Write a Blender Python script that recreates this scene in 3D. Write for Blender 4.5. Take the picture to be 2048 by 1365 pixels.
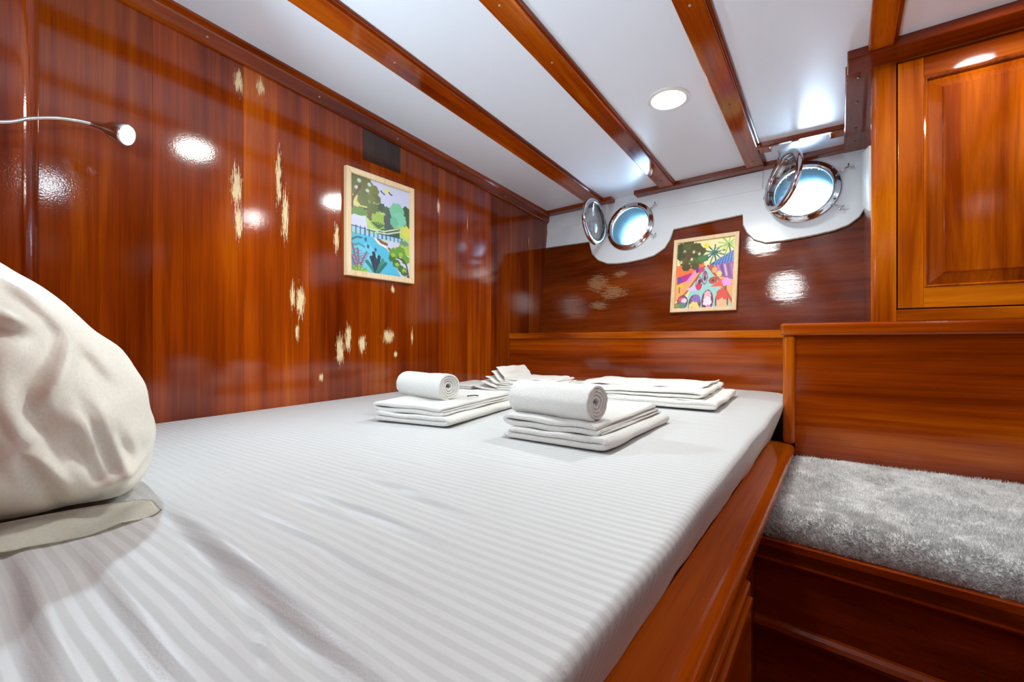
import bpy, bmesh, math, random
import numpy as np
from mathutils import Vector, Matrix, noise

for o in list(bpy.data.objects):
    bpy.data.objects.remove(o)
scene = bpy.context.scene
COL = scene.collection
H = 0.95                      # camera height above the cabin sole; all z below are relative to the lens

# ------------------------------------------------------------------ camera
S_, C_ = 0.585, 0.811
cam_d = bpy.data.cameras.new('camera')
cam_d.sensor_width = 36.0
cam_d.lens = 907.0 / 2048.0 * 36.0
cam_d.clip_start = 0.01
cam = bpy.data.objects.new('camera', cam_d)
COL.objects.link(cam)
cam.location = (0, 0, H)
cam.rotation_euler = (math.pi / 2, 0, math.atan2(S_, C_))
scene.camera = cam

# ------------------------------------------------------------------ world (bright hazy daylight outside)
world = bpy.data.worlds.new('world')
scene.world = world
world.use_nodes = True
bg = world.node_tree.nodes['Background']
bg.inputs[0].default_value = (0.62, 0.80, 1.0, 1)
bg.inputs[1].default_value = 55.0

# ------------------------------------------------------------------ exposure
vs = scene.view_settings
vs.view_transform = 'Standard'
vs.look = 'None'
vs.gamma = 1.0
vs.exposure = 0.15
vs.use_curve_mapping = False

LAMP_WARM = (0.93, 0.985, 0.95)
LAMP_COOL = (0.78, 0.92, 1.0)
LAMP_POWER = 262.0


# ================================================================== materials
def new_mat(name):
    m = bpy.data.materials.new(name)
    m.use_nodes = True
    nt = m.node_tree
    return m, nt, nt.nodes['Principled BSDF']


def N(nt, kind, **kw):
    n = nt.nodes.new(kind)
    for k, v in kw.items():
        setattr(n, k, v)
    return n


def math_node(nt, op, a, b=None, c=None):
    n = N(nt, 'ShaderNodeMath', operation=op)
    for i, v in enumerate((a, b, c)):
        if v is None:
            continue
        if isinstance(v, (int, float)):
            n.inputs[i].default_value = v
        else:
            nt.links.new(v, n.inputs[i])
    return n.outputs[0]


def ramp(nt, fac, stops):
    r = N(nt, 'ShaderNodeValToRGB')
    els = r.color_ramp.elements
    while len(els) < len(stops):
        els.new(0.5)
    for e, (p, c) in zip(els, stops):
        e.position = p
        e.color = tuple(c) + (1,)
    nt.links.new(fac, r.inputs[0])
    return r.outputs[0]


def mix(nt, fac, a, b, mode='MIX'):
    n = N(nt, 'ShaderNodeMix', data_type='RGBA', blend_type=mode)
    for sock, v in ((n.inputs[0], fac), (n.inputs[6], a), (n.inputs[7], b)):
        if isinstance(v, (int, float)):
            sock.default_value = v
        elif isinstance(v, tuple):
            sock.default_value = v + (1,)
        else:
            nt.links.new(v, sock)
    return n.outputs[2]


def world_pos(nt, scale, shift=True):
    g = N(nt, 'ShaderNodeNewGeometry')
    mp = N(nt, 'ShaderNodeMapping')
    mp.inputs['Scale'].default_value = scale
    if shift:
        oi = N(nt, 'ShaderNodeObjectInfo')
        off = N(nt, 'ShaderNodeVectorMath', operation='SCALE')
        off.inputs[0].default_value = (13.1, 7.7, 9.3)
        nt.links.new(oi.outputs['Random'], off.inputs['Scale'])
        ad = N(nt, 'ShaderNodeVectorMath', operation='ADD')
        nt.links.new(g.outputs['Position'], ad.inputs[0])
        nt.links.new(off.outputs[0], ad.inputs[1])
        nt.links.new(ad.outputs[0], mp.inputs['Vector'])
    else:
        nt.links.new(g.outputs['Position'], mp.inputs['Vector'])
    return mp.outputs[0], g


def wood(name, axis, dark, mid, light, peel=None, rough=0.10, vary=0.45, coat=1.0, orange=0.06, fine=1.0, ripple=0.35, contrast=1.05, worn=None):
    """varnished mahogany; grain runs along the axis given"""
    m, nt, p = new_mat(name)
    L = nt.links
    a, b = (34.0 * fine, 1.1)
    sc = {'x': (b, a, a), 'y': (a, b, a), 'z': (a, a, b)}[axis]
    vec, geo = world_pos(nt, sc)
    n1 = N(nt, 'ShaderNodeTexNoise')
    n1.inputs['Scale'].default_value = 1.0
    n1.inputs['Detail'].default_value = 6
    n1.inputs['Roughness'].default_value = 0.62
    n1.inputs['Distortion'].default_value = 0.5
    L.new(vec, n1.inputs['Vector'])
    sc2 = tuple(v * (0.16 if v > 2 else 0.9) for v in sc)
    vec2, _ = world_pos(nt, sc2)
    n2 = N(nt, 'ShaderNodeTexNoise')
    n2.inputs['Scale'].default_value = 1.0
    n2.inputs['Detail'].default_value = 3
    L.new(vec2, n2.inputs['Vector'])
    f = math_node(nt, 'MULTIPLY_ADD', n2.outputs[0], 0.75, math_node(nt, 'MULTIPLY', n1.outputs[0], 0.5))
    f = math_node(nt, 'SUBTRACT', f, 0.125)
    col = ramp(nt, f, [(0.5 - 0.22 / contrast, dark), (0.50, mid), (0.5 + 0.24 / contrast, light)])
    # fine dark pores
    sc3 = tuple(v * (8.0 if v > 2 else 4.0) for v in sc)
    vec3, _ = world_pos(nt, sc3)
    n3 = N(nt, 'ShaderNodeTexNoise')
    n3.inputs['Scale'].default_value = 1.0
    n3.inputs['Detail'].default_value = 2
    L.new(vec3, n3.inputs['Vector'])
    pores = ramp(nt, n3.outputs[0], [(0.33, (0.62, 0.55, 0.5)), (0.47, (1, 1, 1))])
    col = mix(nt, 0.4, col, pores, 'MULTIPLY')
    if vary:
        oi = N(nt, 'ShaderNodeObjectInfo')
        if vary == 'own':                               # every veneer leaf has its own tone
            col = mix(nt, 1.0, col, oi.outputs['Color'], 'MULTIPLY')
        else:
            tone = ramp(nt, oi.outputs['Random'], [(0.0, (1 - vary, 1 - vary * 1.15, 1 - vary)), (1.0, (1 + vary * .45,) * 3)])
            col = mix(nt, 1.0, col, tone, 'MULTIPLY')
    rgh = None
    bumpadd = None
    if worn or peel:
        dist = None
        for (cy, cz, ry, rz) in (peel or worn):
            s = N(nt, 'ShaderNodeVectorMath', operation='SUBTRACT')
            L.new(geo.outputs['Position'], s.inputs[0])
            s.inputs[1].default_value = (0, cy, cz) if peel else (cy, 0, cz)
            k = N(nt, 'ShaderNodeVectorMath', operation='MULTIPLY')
            L.new(s.outputs[0], k.inputs[0])
            k.inputs[1].default_value = (0, 1 / ry, 1 / rz) if peel else (1 / ry, 0, 1 / rz)
            ln = N(nt, 'ShaderNodeVectorMath', operation='LENGTH')
            L.new(k.outputs[0], ln.inputs[0])
            dist = ln.outputs['Value'] if dist is None else math_node(nt, 'MINIMUM', dist, ln.outputs['Value'])
        v4, _ = world_pos(nt, (60, 330, 24) if peel else (26, 60, 240), False)
        n4 = N(nt, 'ShaderNodeTexNoise')
        n4.inputs['Scale'].default_value = 1.0
        n4.inputs['Detail'].default_value = 4
        n4.inputs['Roughness'].default_value = 0.7
        L.new(v4, n4.inputs['Vector'])
        e = math_node(nt, 'ADD', dist, math_node(nt, 'MULTIPLY_ADD', n4.outputs[0], 3.4, -1.7))
        mask = N(nt, 'ShaderNodeMapRange')
        mask.inputs['From Min'].default_value = 0.72
        mask.inputs['From Max'].default_value = 0.55
        L.new(e, mask.inputs['Value'])
        mk = mask.outputs[0] if peel else math_node(nt, 'MULTIPLY', mask.outputs[0], 0.20)
        col = mix(nt, mk, col, (0.78, 0.60, 0.33))
        rgh = math_node(nt, 'MULTIPLY_ADD', mk, 0.35, rough)
        L.new(math_node(nt, 'MULTIPLY_ADD', mk, -0.8 * coat, coat), p.inputs['Coat Weight'])
        bumpadd = mk
    else:
        p.inputs['Coat Weight'].default_value = coat
    L.new(col, p.inputs['Base Color'])
    p.inputs['Roughness'].default_value = 0.38
    p.inputs['Specular IOR Level'].default_value = 0.0
    p.inputs['Coat IOR'].default_value = 1.52
    if rgh is not None:
        L.new(rgh, p.inputs['Coat Roughness'])
    else:
        p.inputs['Coat Roughness'].default_value = rough
    # orange peel of the thick varnish
    v5, _ = world_pos(nt, (260, 260, 260), False)
    n5 = N(nt, 'ShaderNodeTexNoise')
    n5.inputs['Scale'].default_value = 1.0
    n5.inputs['Detail'].default_value = 2
    L.new(v5, n5.inputs['Vector'])
    hgt = math_node(nt, 'MULTIPLY_ADD', n1.outputs[0], ripple, n5.outputs[0])
    if bumpadd is not None:
        hgt = math_node(nt, 'MULTIPLY_ADD', bumpadd, -1.2, hgt)
    bp = N(nt, 'ShaderNodeBump')
    bp.inputs['Strength'].default_value = orange
    bp.inputs['Distance'].default_value = 0.004
    L.new(hgt, bp.inputs['Height'])
    L.new(bp.outputs[0], p.inputs['Coat Normal'])
    L.new(bp.outputs[0], p.inputs['Normal'])
    return m


def plain(name, col, rough=0.5, metal=0.0, coat=0.0, bump=None, noise_amt=0.0, noise_scale=20.0):
    m, nt, p = new_mat(name)
    p.inputs['Base Color'].default_value = tuple(col) + (1,)
    p.inputs['Roughness'].default_value = rough
    p.inputs['Metallic'].default_value = metal
    p.inputs['Coat Weight'].default_value = coat
    p.inputs['Coat Roughness'].default_value = 0.08
    v, _ = world_pos(nt, (noise_scale,) * 3, False)
    n = N(nt, 'ShaderNodeTexNoise')
    n.inputs['Scale'].default_value = 1.0
    n.inputs['Detail'].default_value = 4
    nt.links.new(v, n.inputs['Vector'])
    if noise_amt:
        t = ramp(nt, n.outputs[0], [(0.3, (1 - noise_amt,) * 3), (0.7, (1 + noise_amt * .3,) * 3)])
        nt.links.new(mix(nt, 1.0, tuple(col), t, 'MULTIPLY'), p.inputs['Base Color'])
    if bump:
        b = N(nt, 'ShaderNodeBump')
        b.inputs['Strength'].default_value = bump[0]
        b.inputs['Distance'].default_value = bump[1]
        nt.links.new(n.outputs[0], b.inputs['Height'])
        nt.links.new(b.outputs[0], p.inputs['Normal'])
    return m


def emitter(name, col, strength):
    m, nt, p = new_mat(name)
    p.inputs['Base Color'].default_value = (0.9, 0.9, 0.9, 1)
    p.inputs['Emission Color'].default_value = tuple(col) + (1,)
    p.inputs['Emission Strength'].default_value = strength
    return m


def cloth(name, col, scale, bump, sheen=0.3, rough=0.85, tint=None):
    m, nt, p = new_mat(name)
    p.inputs['Roughness'].default_value = rough
    p.inputs['Sheen Weight'].default_value = sheen
    p.inputs['Sheen Roughness'].default_value = 0.4
    v, _ = world_pos(nt, (scale,) * 3, False)
    n = N(nt, 'ShaderNodeTexNoise')
    n.inputs['Scale'].default_value = 1.0
    n.inputs['Detail'].default_value = 5
    n.inputs['Roughness'].default_value = 0.7
    nt.links.new(v, n.inputs['Vector'])
    t = ramp(nt, n.outputs[0], [(0.3, tuple(c * 0.86 for c in (tint or col))), (0.65, col)])
    nt.links.new(t, p.inputs['Base Color'])
    b = N(nt, 'ShaderNodeBump')
    b.inputs['Strength'].default_value = bump
    b.inputs['Distance'].default_value = 0.003
    nt.links.new(n.outputs[0], b.inputs['Height'])
    nt.links.new(b.outputs[0], p.inputs['Normal'])
    return m


def sheet_material():
    m, nt, p = new_mat('striped_sateen')
    L = nt.links
    g = N(nt, 'ShaderNodeNewGeometry')
    sep = N(nt, 'ShaderNodeSeparateXYZ')
    L.new(g.outputs['Position'], sep.inputs[0])
    vn, _ = world_pos(nt, (3.0, 3.0, 3.0), False)
    n = N(nt, 'ShaderNodeTexNoise')
    n.inputs['Scale'].default_value = 1.0
    n.inputs['Detail'].default_value = 2
    L.new(vn, n.inputs['Vector'])
    yy = math_node(nt, 'MULTIPLY_ADD', n.outputs[0], 0.022, sep.outputs['Y'])
    s = math_node(nt, 'SINE', math_node(nt, 'MULTIPLY', yy, 2 * math.pi / 0.0145))
    mr = N(nt, 'ShaderNodeMapRange')
    mr.inputs['From Min'].default_value = -0.35
    mr.inputs['From Max'].default_value = 0.35
    L.new(s, mr.inputs['Value'])
    st = mr.outputs[0]
    L.new(mix(nt, st, (0.495, 0.495, 0.49), (0.565, 0.565, 0.56)), p.inputs['Base Color'])
    L.new(math_node(nt, 'MULTIPLY_ADD', st, -0.18, 0.60), p.inputs['Roughness'])
    p.inputs['Sheen Weight'].default_value = 0.2
    p.inputs['Specular IOR Level'].default_value = 0.4
    vb, _ = world_pos(nt, (420, 420, 420), False)
    nb = N(nt, 'ShaderNodeTexNoise')
    nb.inputs['Scale'].default_value = 1.0
    L.new(vb, nb.inputs['Vector'])
    b = N(nt, 'ShaderNodeBump')
    b.inputs['Strength'].default_value = 0.15
    b.inputs['Distance'].default_value = 0.002
    L.new(math_node(nt, 'MULTIPLY_ADD', st, 0.5, nb.outputs[0]), b.inputs['Height'])
    L.new(b.outputs[0], p.inputs['Normal'])
    return m


def print_material(name):
    m, nt, p = new_mat(name)
    a = N(nt, 'ShaderNodeAttribute')
    a.attribute_name = 'ink'
    nt.links.new(a.outputs['Color'], p.inputs['Base Color'])
    p.inputs['Roughness'].default_value = 0.35
    return m


def glass_material():
    m, nt, p = new_mat('pane_glass')
    nt.nodes.remove(p)
    t = N(nt, 'ShaderNodeBsdfTransparent')
    t.inputs[0].default_value = (0.93, 0.97, 0.98, 1)
    g = N(nt, 'ShaderNodeBsdfGlossy')
    g.inputs['Roughness'].default_value = 0.02
    lw = N(nt, 'ShaderNodeLayerWeight')
    fac = math_node(nt, 'MULTIPLY_ADD', math_node(nt, 'POWER', lw.outputs['Facing'], 4.0), 0.55, 0.04)
    mx = N(nt, 'ShaderNodeMixShader')
    nt.links.new(fac, mx.inputs[0])
    nt.links.new(t.outputs[0], mx.inputs[1])
    nt.links.new(g.outputs[0], mx.inputs[2])
    nt.links.new(mx.outputs[0], nt.nodes['Material Output'].inputs[0])
    return m


# blemishes where the varnish of the long wall has flaked off: centre y, z, half sizes
PEEL = [(0.634, 0.475, .016, .060), (0.640, 0.36, .010, .05), (0.763, 0.54, .010, .085), (0.785, 0.42, .013, .075),
        (0.640, 0.80, .014, .035), (0.705, 0.815, .014, .025), (0.838, 0.135, .017, .05), (0.810, 0.15, .008, .045),
        (0.990, -0.035, .018, .05), (1.025, 0.01, .014, .05), (1.087, -0.01, .017, .036), (1.213, 0.018, .030, .028),
        (0.975, 0.38, .011, .05), (1.235, 0.215, .010, .016), (1.34, 0.02, .006, .03), (1.25, -0.055, .008, .012),
        (0.915, -0.13, .009, .014), (1.29, 0.60, .006, .04), (1.50, 0.62, .010, .03), (0.826, 0.03, .007, .028)]
PEEL = [(a, b + H, c * 1.15, d * 1.3) for a, b, c, d in PEEL]

MAHOG = ((0.115, 0.0110, 0.0006), (0.300, 0.043, 0.0012), (0.56, 0.130, 0.0025))
MAHOG_D = ((0.090, 0.0095, 0.0008), (0.190, 0.023, 0.0015), (0.30, 0.046, 0.0028))
HONEY = ((0.185, 0.025, 0.0010), (0.38, 0.075, 0.0020), (0.62, 0.165, 0.0045))
M = {}
M['wall'] = wood('varnished_wall_veneer', 'z', *MAHOG, peel=PEEL, rough=0.08, vary='own', orange=0.026)
M['wood_x'] = wood('varnished_mahogany_across', 'x', *MAHOG, rough=0.09, vary=0.15, orange=0.03)
M['wood_y'] = wood('varnished_mahogany_along', 'y', *MAHOG, rough=0.09, vary=0.12, orange=0.03)
M['rail'] = wood('bright_mahogany_rail', 'y', (0.28, 0.036, 0.0015), (0.50, 0.085, 0.0025), (0.70, 0.15, 0.005), rough=0.08, vary=0, orange=0.03)
M['wood_z'] = wood('varnished_mahogany_upright', 'z', *MAHOG, rough=0.09, vary=0.12, orange=0.03)
M['dark_x'] = wood('dark_mahogany_across', 'x', *MAHOG_D, rough=0.10, vary=0.12, orange=0.12)
M['dark_y'] = wood('dark_mahogany_along', 'y', *MAHOG_D, rough=0.10, vary=0.12, orange=0.03)
M['dark_z'] = wood('dark_mahogany_upright', 'z', *MAHOG_D, rough=0.10, vary=0.12, orange=0.03)
M['honey_z'] = wood('honey_mahogany_upright', 'z', *HONEY, rough=0.07, vary=0.08, orange=0.02, fine=0.5, contrast=1.9)
M['honey_x'] = wood('honey_mahogany_across', 'x', *HONEY, rough=0.07, vary=0.08, orange=0.02, fine=0.5, contrast=1.9)
M['hull'] = wood('varnished_hull_lining', 'x', (0.070, 0.009, 0.0008), (0.150, 0.022, 0.0014), (0.25, 0.043, 0.0026), rough=0.06, vary=0, orange=0.035, fine=1.8, ripple=4.0,
                 worn=[(-1.12, H + .33, .08, .06), (-1.02, H + .27, .10, .05), (-1.10, H + .20, .07, .03), (-0.98, H + .37, .05, .02)])
M['stain'] = wood('blackened_veneer', 'z', (0.014, 0.008, 0.007), (0.04, 0.018, 0.014), (0.075, 0.03, 0.018), rough=0.09, vary=0, orange=0.05)
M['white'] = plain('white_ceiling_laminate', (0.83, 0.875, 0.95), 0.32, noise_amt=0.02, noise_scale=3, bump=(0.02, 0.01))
M['gloss'] = plain('white_gloss_paint', (0.80, 0.84, 0.88), 0.22, coat=0.4, noise_amt=0.04, noise_scale=9, bump=(0.05, 0.004))
M['tunnel'] = plain('pale_blue_paint', (0.20, 0.35, 0.42), 0.35, noise_amt=0.12, noise_scale=14)
M['caulk'] = plain('old_caulk', (0.42, 0.36, 0.30), 0.6, noise_amt=0.3, noise_scale=60)
M['chrome'] = plain('polished_chrome', (0.74, 0.75, 0.78), 0.09, metal=1.0, noise_amt=0.12, noise_scale=40)
M['steel'] = plain('brushed_steel', (0.62, 0.62, 0.63), 0.25, metal=1.0, noise_amt=0.1, noise_scale=60)
M['rubber'] = plain('black_rubber', (0.03, 0.03, 0.03), 0.6, noise_amt=0.1)
M['screw'] = plain('dark_screw_head', (0.05, 0.03, 0.02), 0.4, noise_amt=0.2)
M['plug'] = plain('pale_plug', (0.55, 0.36, 0.22), 0.4, noise_amt=0.2)
M['lamp'] = emitter('downlight_glow', LAMP_WARM, LAMP_POWER)
M['lamp_mid'] = emitter('downlight_glow_dim', LAMP_WARM, LAMP_POWER * .8)
M['lamp_cool'] = emitter('downlight_glow_cool', LAMP_COOL, LAMP_POWER * .7)
M['led'] = emitter('led_glow', (0.70, 0.88, 1.0), 1700.0)
M['trimwhite'] = plain('white_plastic_rim', (0.82, 0.80, 0.76), 0.35, noise_amt=0.03)
M['sheet'] = sheet_material()
M['pillow'] = cloth('ivory_pillowcase', (0.89, 0.85, 0.74), 300, 0.03, sheen=0.15, rough=0.5, tint=(0.91, 0.87, 0.76))
M['towel'] = cloth('white_terry', (0.83, 0.81, 0.76), 330, 0.9, sheen=0.5)
M['linen'] = cloth('white_linen', (0.82, 0.80, 0.75), 260, 0.15, sheen=0.2, rough=0.7)
M['plush'] = cloth('grey_plush', (0.70, 0.69, 0.68), 11, 0.3, sheen=0.5, tint=(0.64, 0.63, 0.62))
M['pale_wood'] = wood('pale_pine_frame', 'z', (0.78, 0.56, 0.31), (0.86, 0.66, 0.41), (0.90, 0.72, 0.48), rough=0.3, vary=0, coat=0.15, orange=0.02)
M['print'] = print_material('picture_print')
M['glass'] = glass_material()
M['ink'] = plain('dark_blue_thread', (0.02, 0.03, 0.08), 0.8, noise_amt=0.1)


# ================================================================== mesh helpers
def link(name, me, mat, parent=None, smooth=False, auto=None):
    if smooth:
        for f in me.polygons:
            f.use_smooth = True
    o = bpy.data.objects.new(name, me)
    COL.objects.link(o)
    me.materials.append(M[mat] if isinstance(mat, str) else mat)
    vs_ = np.empty(len(me.vertices) * 3)
    me.vertices.foreach_get('co', vs_)
    vs_ = vs_.reshape(-1, 3)
    lo, hi = vs_.min(0), vs_.max(0)
    base = Vector(((lo[0] + hi[0]) / 2, (lo[1] + hi[1]) / 2, lo[2]))
    me.transform(Matrix.Translation(-base))
    o.location = base + Vector((0, 0, H))
    if parent is not None:
        o.parent = parent
        w = Vector((0, 0, 0))
        q = parent
        while q is not None:          # every origin is a pure translation
            w += q.location
            q = q.parent
        o.location = o.location - w
    return o


def to_mesh(bm, xf=None):
    if xf:
        for v in bm.verts:
            v.co = Vector(xf(v.co))
    bmesh.ops.recalc_face_normals(bm, faces=bm.faces)
    me = bpy.data.meshes.new('mesh')
    bm.to_mesh(me)
    bm.free()
    return me


def bm_box(x0, x1, y0, y1, z0, z1, bev=0.002, seg=2, edges=None, cuts=None):
    bm = bmesh.new()
    bmesh.ops.create_cube(bm, size=1)
    for v in bm.verts:
        v.co = Vector((x0 + (v.co.x + .5) * (x1 - x0), y0 + (v.co.y + .5) * (y1 - y0), z0 + (v.co.z + .5) * (z1 - z0)))
    if bev:
        ed = bm.edges[:] if edges is None else [e for e in bm.edges if edges((e.verts[0].co + e.verts[1].co) / 2, (e.verts[0].co - e.verts[1].co))]
        bmesh.ops.bevel(bm, geom=ed, offset=bev, segments=seg, profile=0.5, affect='EDGES')
    return bm


def box(name, x0, x1, y0, y1, z0, z1, mat, parent=None, bev=0.002, seg=2, xf=None, edges=None, smooth=False):
    return link(name, to_mesh(bm_box(x0, x1, y0, y1, z0, z1, bev, seg, edges), xf), mat, parent, smooth)


def prism(name, prof, axis, a0, a1, mat, parent=None, xf=None, smooth=False, caps=True):
    """extrude a closed 2-D profile along an axis; profile in the other two axes (order x,y,z)"""
    bm = bmesh.new()
    rings = []
    for a in (a0, a1):
        r = []
        for (p, q) in prof:
            co = {'x': (a, p, q), 'y': (p, a, q), 'z': (p, q, a)}[axis]
            r.append(bm.verts.new(co))
        rings.append(r)
    n = len(prof)
    for i in range(n):
        bm.faces.new((rings[0][i], rings[0][(i + 1) % n], rings[1][(i + 1) % n], rings[1][i]))
    if caps:
        bm.faces.new(rings[0])
        bm.faces.new(rings[1])
    return link(name, to_mesh(bm, xf), mat, parent, smooth)


def plate(name, outer, holes, thick, mat, parent=None, xf=None, bev=0.0):
    """flat plate in local (a, b), thickness along c from 0 to thick, with holes"""
    cu = bpy.data.curves.new('tmp', 'CURVE')
    cu.dimensions = '2D'
    cu.fill_mode = 'BOTH'
    cu.extrude = thick / 2 - bev
    cu.bevel_depth = bev
    cu.bevel_resolution = 2
    for pts in [outer] + list(holes):
        sp = cu.splines.new('POLY')
        sp.points.add(len(pts) - 1)
        for q, (a, b) in zip(sp.points, pts):
            q.co = (a, b, 0, 1)
        sp.use_cyclic_u = True
    t = bpy.data.objects.new('tmp', cu)
    me = bpy.data.meshes.new_from_object(t)
    bpy.data.objects.remove(t)
    bpy.data.curves.remove(cu)
    me.materials.clear()
    bm = bmesh.new()
    bm.from_mesh(me)
    bpy.data.meshes.remove(me)
    bmesh.ops.remove_doubles(bm, verts=bm.verts, dist=1e-5)
    for v in bm.verts:
        v.co.z += thick / 2
    return link(name, to_mesh(bm, xf), mat, parent)


def lathe_bm(prof, seg=48, closed=True):
    """revolve profile [(r, h)] about local z"""
    bm = bmesh.new()
    rings = []
    for k in range(seg):
        a = 2 * math.pi * k / seg
        rings.append([bm.verts.new((r * math.cos(a), r * math.sin(a), h)) for r, h in prof])
    n = len(prof)
    for k in range(seg):
        A, B = rings[k], rings[(k + 1) % seg]
        for i in range(n if closed else n - 1):
            j = (i + 1) % n
            bm.faces.new((A[i], A[j], B[j], B[i]))
    bmesh.ops.remove_doubles(bm, verts=bm.verts, dist=1e-6)
    return bm


def lathe(name, prof, mat, parent=None, xf=None, seg=48, closed=True):
    return link(name, to_mesh(lathe_bm(prof, seg, closed), xf), mat, parent, True)


def tube(name, pts, rad, mat, parent=None, seg=10):
    bm = bmesh.new()
    pts = [Vector(p) for p in pts]
    rings = []
    up = Vector((0, 0, 1))
    for i, p in enumerate(pts):
        t = (pts[min(i + 1, len(pts) - 1)] - pts[max(i - 1, 0)]).normalized()
        u = t.cross(up)
        if u.length < 1e-3:
            u = t.cross(Vector((1, 0, 0)))
        u.normalize()
        v = t.cross(u)
        r = rad[i] if isinstance(rad, (list, tuple)) else rad
        rings.append([bm.verts.new(p + (u * math.cos(2 * math.pi * k / seg) + v * math.sin(2 * math.pi * k / seg)) * r) for k in range(seg)])
    for A, B in zip(rings, rings[1:]):
        for k in range(seg):
            bm.faces.new((A[k], A[(k + 1) % seg], B[(k + 1) % seg], B[k]))
    bm.faces.new(rings[0])
    bm.faces.new(rings[-1])
    return link(name, to_mesh(bm), mat, parent, True)


def empty(name, loc, parent=None):
    o = bpy.data.objects.new(name, None)
    COL.objects.link(o)
    o.empty_display_size = 0.05
    o.location = Vector(loc) + Vector((0, 0, H))
    if parent is not None:
        o.parent = parent
        o.location -= parent.location
    return o


def struct(o):
    o['kind'] = 'structure'
    return o


def tag(o, label, cat, group=None):
    o['label'] = label
    o['category'] = cat
    if group:
        o['group'] = group
    return o


def circle(cx, cy, r, n=64):
    return [(cx + r * math.cos(2 * math.pi * k / n), cy + r * math.sin(2 * math.pi * k / n)) for k in range(n)]


# ceiling slopes down towards the hull; hull leans outwards
CZ, CS = 0.943, 0.061


def ceil_z(y):
    return CZ - CS * y


def cxf(v):                       # box coordinates with z measured down from the beams' underside plane
    return (v[0], v[1], v[2] + ceil_z(v[1]))


KZ, KX = 0.115 / 0.7, -0.07
EX = Vector((1, KX, 0)).normalized()
EZ = (Vector((0, KZ, 1)) - EX * EX.dot(Vector((0, KZ, 1)))).normalized()
EN = EX.cross(EZ)


def hull_pt(x, z):
    return Vector((x, 2.36 + KZ * z + KX * (x + 1.5), z))


HO = hull_pt(0, 0)


def hull_ab(x, z):
    d = hull_pt(x, z) - HO
    return d.dot(EX), d.dot(EZ)


def hxf(v):                       # (along hull, up hull, into room)
    return HO + EX * v[0] + EZ * v[1] + EN * v[2]


XR, YB, ZF = 1.30, -0.13, -H      # right wall, bulkhead behind the pillows, sole
XW = -1.5                         # long panelled wall
Y1, Y2 = 2.06, 1.75               # faces of the low shelf behind the bed and of the unit behind the bench
rnd = random.Random(4)

# ================================================================== the shell
struct(box('floor', XW - .05, XR + .05, YB - .05, 2.62, ZF - .03, ZF, 'dark_y', None, 0))
struct(box('wall_right', XR, XR + .04, YB - .04, 2.62, ZF, 1.05, 'wood_y', None, 0))
struct(box('wall_front', XW - .04, XR + .04, YB - .04, YB, ZF, 1.05, 'wood_z', None, 0))

# long wall: upright veneer panels on a backing
wl = struct(box('wall_left', XW - .05, XW - .006, YB - .04, 2.62, ZF, 1.05, 'dark_z', None, 0))
cuts = [YB, 0.10, 0.205, 0.424, 0.654, 0.87, 1.085, 1.278, 1.50, 1.70, 1.89, 2.06, 2.25, 2.62]
TONES = [.8, .8, .72, 1.0, 1.22, .86, .80, .62, .82, .95, .60, .55, .5]
for (a, b), t_ in zip(zip(cuts, cuts[1:]), TONES):
    o = box('panel', XW - .010, XW + (0.0004 if rnd.random() < .5 else 0), a + .0002, b - .0002, -0.45, 1.0, 'wall', wl, 0.0003, 1)
    o.color = (t_, t_ ** 1.25, t_, 1)
box('veneer_patch', XW - .006, XW + .0012, 1.088, 1.275, 0.705, 0.90, 'stain', wl, 0.0004, 1)['label'] = 'blackened veneer patch'

# ceiling: white panels between the beams
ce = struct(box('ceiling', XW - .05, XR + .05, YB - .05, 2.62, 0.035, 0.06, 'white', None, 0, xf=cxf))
BEAMS = [(-1.19, -1.10), (-0.763, -0.688), (-0.349, -0.278), (0.068, 0.126), (0.485, 0.555), (0.90, 0.97)]
edges_ = [XW] + [e for b in BEAMS for e in b] + [XR]
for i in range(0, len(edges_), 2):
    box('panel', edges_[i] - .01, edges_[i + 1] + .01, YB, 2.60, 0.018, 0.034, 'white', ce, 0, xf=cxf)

k = 1
for (a, b) in BEAMS:
    e = 1.70 if a > 0.05 else 2.50
    t = struct(box('trim_%d' % k, a, b, YB, e, 0.0, 0.022, 'wood_y', None, 0.004, 2, xf=cxf))
    box('bead', b - .004, b + .010, YB, e, 0.008, 0.022, 'dark_y', t, 0.004, 2, xf=cxf)
    for y in (0.35, 0.95, 1.22, 1.75, 2.28):
        if y < e:
            lathe('screw', [(0, -.0012), (.0036, -.0012), (.0042, .001), (0, .001)], 'plug' if rnd.random() < .6 else 'screw', t,
                  xf=lambda v, y=y, a=a, b=b: cxf((v[0] + (a + b) / 2, v[1] + y, v[2])), seg=10)
    k += 1
# cornice along the long wall
prof = [(XW - .005, .022), (XW + .022, .022), (XW + .022, .010), (XW + .020, .004), (XW + .016, -.004), (XW + .012, -.008), (XW + .012, -.040), (XW + .008, -.046), (XW - .005, -.048)]
t = struct(prism('trim_%d' % k, prof, 'y', YB, 2.52, 'wood_y', None, xf=cxf)); k += 1
for y in (0.55, 0.90, 1.25, 1.62, 2.0):
    lathe('screw', [(0, 0), (.003, 0), (.0034, .0015), (0, .002)], 'plug', t,
          xf=lambda v, y=y: (XW + .012 + v[2], y + v[0], ceil_z(y) - .026 + v[1]), seg=10)

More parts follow.
